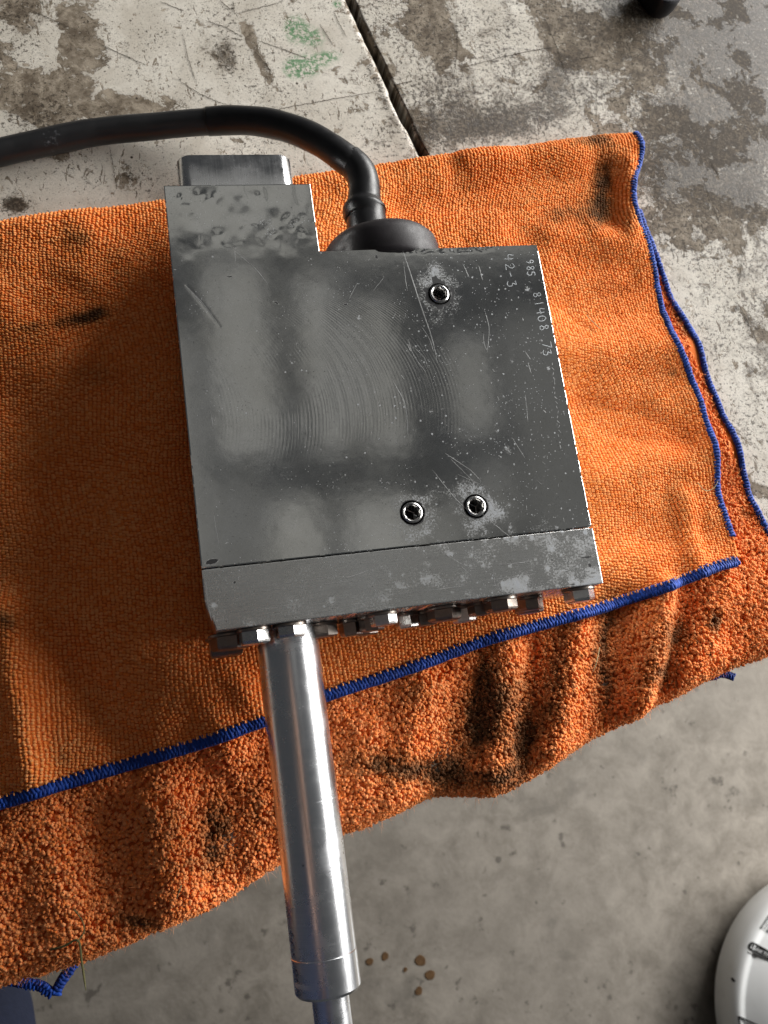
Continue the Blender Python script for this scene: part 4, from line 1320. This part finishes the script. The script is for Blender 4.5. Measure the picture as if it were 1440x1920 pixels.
# clumped leaning directions
lx = fbm(pos[:, 0] * 180, pos[:, 1] * 180, 3, 131) - 0.5; ly = fbm(pos[:, 0] * 180 + 40, pos[:, 1] * 180, 3, 132) - 0.5
nor2 = nor + np.stack([lx, ly, 0 * lx], -1) * 1.2 + rng.normal(0, 0.18, (n, 3)); nor2 /= np.linalg.norm(nor2, axis=1)[:, None]
ref = np.tile(np.array([[*ed, 0.0]]), (n, 1)) + rng.normal(0, 0.8, (n, 3))
T, S = frames(ref, nor2)
VV = []; FF = []; ST = []; TI = []; off = 0
st_all = stain_at(pos)
grp = rng.integers(0, 6, n)
clump = fbm(pos[:, 0] * 300, pos[:, 1] * 300, 2, 141)
for g in range(6):
    m_ = grp == g
    tv, tf = tuft_template(g + 1)
    nn = m_.sum()
    w_ = 0.00152 * rng.uniform(0.75, 1.25, nn)
    low_ = np.where(PX(pos[m_])[:, 1] < 1010, 0.5, 1.0)
    scl = np.stack([w_ * (0.5 + 0.5 * low_), w_ * (0.5 + 0.5 * low_), low_ * 0.0019 * rng.uniform(0.65, 1.2, nn) * (0.75 + 0.5 * clump[m_])], -1)
    V, Fc = stamp(tv, tf, pos[m_], T[m_], S[m_], nor2[m_], scl)
    VV.append(V); FF.append(Fc + off); off += len(V)
    ST.append(np.repeat(st_all[m_], len(tv))); TI.append(np.repeat(np.clip(rng.uniform(-0.1, 0.9, nn) + (clump[m_] - 0.5) * 0.5, 0, 1), len(tv)))
o = mesh_obj('pile_tufts', np.concatenate(VV), np.concatenate(FF), M['tuft'], under, True, {'stain': np.concatenate(ST), 'tint': np.concatenate(TI)})
o['kind'] = 'stuff'


# loose fibres standing out of the pile
nf = 26000
pick = rng.integers(0, len(pos), nf)
fp = pos[pick] + rng.normal(0, 0.0006, (nf, 3)) * [1, 1, 0.2]
fd = nor[pick] + rng.normal(0, 0.55, (nf, 3)); fd /= np.linalg.norm(fd, axis=1)[:, None]
fl_ = rng.uniform(0.0022, 0.0046, nf)[:, None]
sd_ = np.cross(fd, rng.normal(0, 1, (nf, 3))); sd_ /= np.linalg.norm(sd_, axis=1)[:, None]
wf = 0.000055
bend = rng.normal(0, 0.35, (nf, 3))
mid = fp + fd * fl_ * 0.6; tip = fp + (fd + bend) * fl_
V = np.stack([fp - sd_ * wf, fp + sd_ * wf, mid + sd_ * wf, mid - sd_ * wf, tip], 1).reshape(-1, 3)
b5 = (np.arange(nf) * 5)[:, None]
Fc = np.concatenate([b5 + [0, 1, 2], b5 + [0, 2, 3], b5 + [3, 2, 4]])
o = mesh_obj('loose_fibres', V, Fc, M['tuft'], under, True, {'stain': np.repeat(st_all[pick] * 0.7, 5), 'tint': np.ones(len(V))})
o['kind'] = 'stuff'
# blue hems: rows of overlock stitches across the edge
def hem(name, path, width, parent, step=0.00150, height=0.0021, dots=True, side=1):
    """path (n,3); stitches lie across it"""
    d = np.concatenate([[0], np.cumsum(np.linalg.norm(np.diff(path, axis=0), axis=1))])
    ns_ = int(d[-1] / step)
    s = (np.arange(ns_) + 0.5) * step
    P = np.stack([np.interp(s, d, path[:, q]) for q in range(3)], -1)
    Tn = np.gradient(P, axis=0); Tn /= np.linalg.norm(Tn, axis=1)[:, None]
    up = np.tile([[0, 0, 1.0]], (ns_, 1))
    Sd = np.cross(Tn, up); Sd /= np.linalg.norm(Sd, axis=1)[:, None]
    up = np.cross(Sd, Tn)
    wob = 1 + 0.10 * (vnoise(s * 300, s * 0, 7) - 0.5)
    VV = []; FF = []; TI = []; off = 0
    # core
    seg = 10
    ring = []
    for q in range(seg):
        a = 2 * math.pi * q / seg
        ring.append(P + Sd * (0.46 * width * wob[:, None] * math.cos(a)) + up * (0.42 * height * math.sin(a)))
    ring = np.stack(ring, 1)
    idx = np.arange(ns_ * seg).reshape(ns_, seg)
    f = np.stack([idx[:-1], np.roll(idx[:-1], -1, 1), np.roll(idx[1:], -1, 1), idx[1:]], -1).reshape(-1, 4)
    tri = np.concatenate([f[:, [0, 1, 2]], f[:, [0, 2, 3]]])
    VV.append(ring.reshape(-1, 3)); FF.append(tri); TI.append(np.full(ns_ * seg, 0.0)); off = ns_ * seg
    # stitches: two spindles per step forming a slanted chain
    for (so, sl, wl) in ((0.10, 0.22, 1.02), (-0.30, -0.25, 0.55)):
        Tt = Sd + Tn * sl + rng.normal(0, 0.09, (ns_, 3)); Tt /= np.linalg.norm(Tt, axis=1)[:, None]
        Nn_ = up.copy(); Ss = np.cross(Tt, Nn_)
        c = P + Sd * (so * width * 0.5 * side) + up * height * 0.30 + Tn * (0.4 * step * (so < 0))
        sc_ = np.stack([np.full(ns_, step * 1.15), width * wl * wob * rng.uniform(0.80, 1.12, ns_), height * rng.uniform(0.65, 1.0, ns_)], -1)
        V, Fc = stamp(OV, OF, c, Tt, Ss, Nn_, sc_)
        VV.append(V); FF.append(Fc + off); off += len(V); TI.append(np.repeat(rng.uniform(0.1, 1.0, ns_), len(OV)))
    o = mesh_obj(name, np.concatenate(VV), np.concatenate(FF), M['hem'], parent, True, {'tint': np.concatenate(TI)})
    if dots:       # orange loops peeping out along the inner side
        c = P + Sd * (0.36 * width * side) + up * height * 0.72
        c = c[::2] + rng.normal(0, 0.00012, c[::2].shape)
        k_ = len(c)
        V, Fc = stamp(OV, OF, c, Sd[::2], Tn[::2], up[::2], np.stack([np.full(k_, 0.0008), np.full(k_, 0.0015), np.full(k_, 0.0008)], -1))
        oo = mesh_obj('hem_loops', V, Fc, M['loop'], o, True, {'stain': np.zeros(len(V)), 'tint': np.ones(len(V))})
        oo['kind'] = 'stuff'
    return o


def edge_path(px, n, zfun, dz):
    P = polypx(px, n, 0.0094)
    P[:, 2] = zfun(P[:, 0], P[:, 1]) + dz
    return P


hem('blue_hem', edge_path([(x, y + 9) for x, y in HEM], 400, z_flap, 0.0002), 0.0056, flap, 0.00140, 0.0019, True, -1)
hem('blue_hem', edge_path([(1190, 250)] + RIGHT[1:-1], 300, z_flap, -0.0002), 0.0037, flap, 0.00150, 0.0022, False)
Pu = polypx(U_RIGHT[2:], 300, 0.004); Pu[:, 2] = z_under(Pu[:, 0], Pu[:, 1]) + 0.0006
hem('blue_hem', Pu, 0.0034, under, 0.00150, 0.0020, False)
# corners of the hanging end showing past the edge
for pts, z in (([(-30, 1822), (10, 1836), (40, 1842), (75, 1848), (103, 1866)], -0.030), ([(103, 1866), (112, 1845), (130, 1818), (150, 1790)], -0.030), ([(1300, 1268), (1335, 1268), (1352, 1263), (1378, 1270)], -0.034)):
    hem('blue_hem', polypx(pts, 60, z), 0.0046, under, 0.0015, 0.0022, False)

# wisps of straw and grass lying on the towel
def wisp(name, pts, r, mat, label, zf, cat='straw'):
    P = U([a[0] for a in pts], [a[1] for a in pts], 0.010)
    P[:, 2] = [zf(np.array([p[0]]), np.array([p[1]]))[0] + (a[2] if len(a) > 2 else 0.002) for p, a in zip(P, pts)]
    path = catmull(np.concatenate([P, np.full((len(P), 1), r)], 1), 24)
    path[-4:, 3] *= np.array([0.9, 0.75, 0.55, 0.3])
    return tag(tube(name, path, mat, None, 6), label, cat)


wisp('straw_wisp', [(1103, 588), (1112, 604), (1124, 622)], 0.00025, M['straw'], 'pale straw wisp on the towel right of the block', z_flap)
wisp('straw_wisp', [(1306, 906), (1322, 920), (1338, 915), (1345, 902)], 0.00022, M['straw'], 'thin curled pale fibre beside the right blue hem', z_flap)
wisp('straw_wisp', [(1332, 1218, 0.005), (1322, 1240, 0.006), (1316, 1268, 0.005)] if False else [(1126, 1214, 0.005), (1118, 1240, 0.006), (1112, 1262, 0.005)], 0.00022, M['straw'], 'short pale fibre in the dark fold below the long blue hem', z_under)
wisp('straw_wisp', [(341, 1658, 0.005), (336, 1670, 0.006), (331, 1684, 0.005)], 0.00022, M['straw'], 'tiny pale fibre on the pile left of the rod', z_under)
wisp('grass_stem', [(140, 1702, 0.006), (156, 1722, 0.007), (160, 1742, 0.007), (150, 1758, 0.008), (145, 1764, 0.008)], 0.00022, M['grass'], 'thin curled dark grass blade on the lower left pile', z_under, 'grass')
wisp('grass_stem', [(92, 1785, 0.007), (120, 1775, 0.009), (146, 1763, 0.010), (158, 1795, 0.016), (170, 1838, 0.022)], 0.00040, M['grass'], 'bent dry grass stem sticking out over the lower left towel edge', lambda x, y: np.full_like(x, 0.0), 'grass')

# ------------------------------------------------------------------ white container on the floor
DZ = -0.85
TC = U(1588, 1896, DZ)
TK = np.linalg.norm(TC - CAM) * 0.94 / F * 200 / 0.131
prof = [(r * TK, z) for r, z in ((0.114, FLOOR - DZ), (0.118, FLOOR - DZ + 0.003), (0.1285, -0.045), (0.1305, -0.020), (0.1310, -0.006), (0.1298, 0.003), (0.1270, 0.0095), (0.1235, 0.0125), (0.1212, 0.0122), (0.1195, 0.0140), (0.110, 0.0265), (0.095, 0.0435), (0.075, 0.0610), (0.05, 0.0760), (0.025, 0.0840), (0.002, 0.0860))]


tank = tag(empty('container'), 'round white plastic container with black print standing on the concrete floor', 'container')
lathe('shell', prof, (TC[0], TC[1], DZ), (0, 0, 1), M['white'], tank, 96)


def dome_px(px, py):
    """first point of the container's surface along the view of a print mark"""
    px = np.asarray(px, float); py = np.asarray(py, float)
    zs = np.linspace(DZ + 0.09, FLOOR + 0.002, 700)
    pr = np.array(prof)[::-1]
    Rz = np.interp(-(zs - DZ), -pr[:, 1], pr[:, 0])
    P = U(px[..., None] + 0 * zs, py[..., None] + 0 * zs, zs + 0 * px[..., None])
    hit = np.hypot(P[..., 0] - TC[0], P[..., 1] - TC[1]) <= Rz
    k_ = np.where(hit.any(-1), hit.argmax(-1), 0)
    return np.take_along_axis(P, k_[..., None, None], -2)[..., 0, :]


def dome_patch(name, px_poly, mat, lift=0.0007, parent=tank):
    """flat print following the dome: concentric rings of the outline"""
    poly_ = np.array(px_poly, float); c = poly_.mean(0); n = len(poly_)
    V = []; Fc = []
    ks = (1.0, 0.8, 0.6, 0.4, 0.2)
    for k_ in ks:
        V.append(c + (poly_ - c) * k_)
    V.append(c[None])
    Q = np.concatenate(V)
    P = dome_px(Q[:, 0], Q[:, 1]); P += lift * np.array([-0.35, 0.25, 0.9])
    for r_ in range(len(ks) - 1):
        for k_ in range(n):
            k2 = (k_ + 1) % n
            Fc.append((r_ * n + k_, r_ * n + k2, (r_ + 1) * n + k2, (r_ + 1) * n + k_))
    for k_ in range(n):
        Fc.append(((len(ks) - 1) * n + k_, (len(ks) - 1) * n + (k_ + 1) % n, len(P) - 1))
    b = len(P)
    low = P[:n].copy(); low[:, 2] -= lift * 0.9
    for k_ in range(n):
        k2 = (k_ + 1) % n
        Fc.append((k_, b + k_, b + k2, k2))
    return mesh_obj(name, np.concatenate([P, low]), Fc, mat, parent, False)


# pill-shaped mark with light lettering
p0 = np.array([1411.0, 1775.0]); p1 = np.array([1446.0, 1795.0]); hw = 8.6
ux = (p1 - p0) / np.linalg.norm(p1 - p0); vx = np.array([-ux[1], ux[0]])
poly = []
for k_ in range(13):
    a = math.pi / 2 + math.pi * k_ / 12
    poly.append(p0 + hw * (math.cos(a) * ux + math.sin(a) * vx))
for k_ in range(13):
    a = -math.pi / 2 + math.pi * k_ / 12
    poly.append(p1 + hw * (math.cos(a) * ux + math.sin(a) * vx))
badge = dome_patch('printed_badge', poly, M['ink'])
cu = bpy.data.curves.new('lettering', 'FONT'); cu.body = 'LEAKTITE'; cu.size = 1.0; cu.resolution_u = 2
tmp = bpy.data.objects.new('tmp_text', cu); COL.objects.link(tmp)
bpy.context.view_layer.update()
me = bpy.data.meshes.new_from_object(tmp.evaluated_get(bpy.context.evaluated_depsgraph_get()))
bpy.data.objects.remove(tmp)
tv = np.array([v.co[:2] for v in me.vertices]); tf = [tuple(p.vertices) for p in me.polygons]
w_ = tv[:, 0].max()
q = np.array([p0 + ux * (-4.0 + (x / w_) * (np.linalg.norm(p1 - p0) + 8)) + vx * (3.6 - y * 10.0) for x, y in tv])
P = dome_px(q[:, 0], q[:, 1]); P += 0.0016 * np.array([-0.35, 0.25, 0.9])
mesh_obj('lettering', P, tf, M['white'], badge, False)
dome_patch('small_print', [p0 + ux * a + vx * b for a, b in ((-3, 12.0), (17, 12.0), (17, 14.6), (-3, 14.6))], mat_plain('grey_print', (0.16, 0.16, 0.16), 0.6))
for i_ in range(9):
    a = np.array([1424.0, 1741.0]) + np.array([0.86, 0.5]) * (i_ * 3.4); b_ = a + np.array([0.55, -0.83]) * 30
    wd = (1.9, 0.9, 1.4, 0.8, 1.9, 1.0, 0.8, 1.6, 1.0)[i_]
    nn = np.array([0.86, 0.5]) * wd
    dome_patch('barcode_bar', [a, a + nn, b_ + nn, b_], M['ink'])
dome_patch('print_mark', [(1370, 1834), (1374, 1833), (1379, 1839), (1377, 1842), (1373, 1840)], M['ink'])
for (a, b_) in (((1385, 1906), (1440, 1931)), ((1385, 1906), (1392, 1960)), ((1392, 1960), (1440, 1931))):
    a = np.array(a, float); b_ = np.array(b_, float); t = (b_ - a) / np.linalg.norm(b_ - a); nn = np.array([-t[1], t[0]]) * 1.5
    dome_patch('warning_triangle_side', [a - nn, b_ - nn, b_ + nn, a + nn], M['ink'])

# ------------------------------------------------------------------ person standing at the lower left (only a trouser leg is in view)
def skin_body(name, verts, edges, radii, mat, parent, root=0):
    me = bpy.data.meshes.new(name); me.from_pydata(verts, edges, []); me.update()
    o = bpy.data.objects.new(name, me); COL.objects.link(o); o.parent = parent
    me.materials.append(mat)
    md = o.modifiers.new('skin', 'SKIN')
    md.use_smooth_shade = True
    for i, r in enumerate(radii):
        me.skin_vertices[0].data[i].radius = (r, r) if not isinstance(r, tuple) else r
    me.skin_vertices[0].data[root].use_root = True
    sb = o.modifiers.new('sub', 'SUBSURF'); sb.levels = 2; sb.render_levels = 2
    return o



person = tag(empty('person'), 'person in navy work clothes whose trouser leg shows past the lower left towel corner', 'person')
hipx, hy = -0.285, -0.445
vs = [(hipx, hy, 0.04), (hipx, hy, 0.20), (hipx, hy, 0.38), (hipx, hy + 0.01, 0.50), (hipx, hy + 0.01, 0.56),
      (hipx + 0.10, hy, -0.03), (-0.218, -0.428, -0.42), (-0.300, -0.470, -0.84),
      (hipx - 0.10, hy, -0.03), (-0.45, -0.44, -0.42), (-0.50, -0.50, -0.84),
      (hipx + 0.17, hy, 0.48), (hipx + 0.26, hy - 0.03, 0.24), (hipx + 0.23, hy + 0.13, 0.38),
      (hipx - 0.17, hy, 0.48), (hipx - 0.24, hy - 0.03, 0.20), (hipx - 0.26, hy + 0.06, -0.04)]
es = [(0, 1), (1, 2), (2, 3), (3, 4), (0, 5), (5, 6), (6, 7), (0, 8), (8, 9), (9, 10), (3, 11), (11, 12), (12, 13), (3, 14), (14, 15), (15, 16)]
rd = [(0.15, 0.10), (0.14, 0.095), (0.16, 0.11), (0.12, 0.08), 0.055, 0.088, 0.066, 0.055, 0.088, 0.066, 0.055, 0.065, 0.048, 0.038, 0.065, 0.048, 0.038]
body = skin_body('coverall', vs, es, rd, M['navy'], person)
# head, hair, hands and boots
hd = lathe('head', [(0.045, -0.03), (0.052, 0.0), (0.062, 0.03), (0.074, 0.07), (0.079, 0.11), (0.077, 0.15), (0.064, 0.185), (0.038, 0.205), (0.004, 0.212)], (hipx, hy + 0.015, 0.585), (0, 0.12, 1), M['skin'], person, 32)
lathe('hair', [(0.080, 0.095), (0.0835, 0.13), (0.081, 0.16), (0.068, 0.192), (0.041, 0.213), (0.004, 0.221)], (hipx, hy + 0.002, 0.588), (0, 0.02, 1), M['hair'], person, 32)


def hand(o, d, side):
    """palm at o, fingers along d"""
    o = np.array(o, float); d = np.array(d, float); d /= np.linalg.norm(d)
    s_ = np.cross(d, [0, 0, 1.0]); s_ /= np.linalg.norm(s_); s_ *= side; u_ = np.cross(s_, d)
    vs = [o - d * 0.02, o + d * 0.02, o + d * 0.055]; es = [(0, 1), (1, 2)]; rd = [(0.026, 0.018), (0.034, 0.016), (0.036, 0.014)]
    for q, L in zip((-0.027, -0.009, 0.009, 0.027), (0.058, 0.074, 0.078, 0.070)):
        b = len(vs)
        vs += [o + d * 0.075 + s_ * q, o + d * (0.075 + L * 0.5) + s_ * q * 1.1 - u_ * 0.008, o + d * (0.075 + L * 0.85) + s_ * q * 1.05 - u_ * 0.028]
        es += [(2, b), (b, b + 1), (b + 1, b + 2)]; rd += [0.0095, 0.0088, 0.0075]
    b = len(vs)
    vs += [o + d * 0.02 + s_ * 0.038, o + d * 0.055 + s_ * 0.052 - u_ * 0.01, o + d * 0.082 + s_ * 0.050 - u_ * 0.018]
    es += [(1, b), (b, b + 1), (b + 1, b + 2)]; rd += [0.012, 0.0105, 0.009]
    return skin_body('hand', [tuple(v) for v in vs], es, rd, M['skin'], person)


hand((hipx + 0.232, hy + 0.165, 0.40), (0.15, 1, 0.25), -1)
hand((hipx - 0.262, hy + 0.075, -0.10), (0.0, 0.25, -1), 1)
for (x, y) in ((-0.300, -0.470), (-0.50, -0.50)):
    skin_body('boot', [(x, y - 0.03, FLOOR + 0.05), (x, y + 0.06, FLOOR + 0.05), (x, y + 0.17, FLOOR + 0.038), (x, y - 0.01, FLOOR + 0.12)], [(0, 1), (1, 2), (0, 3)],
              [(0.042, 0.048), (0.046, 0.044), (0.042, 0.032), 0.055], M['boot'], person)
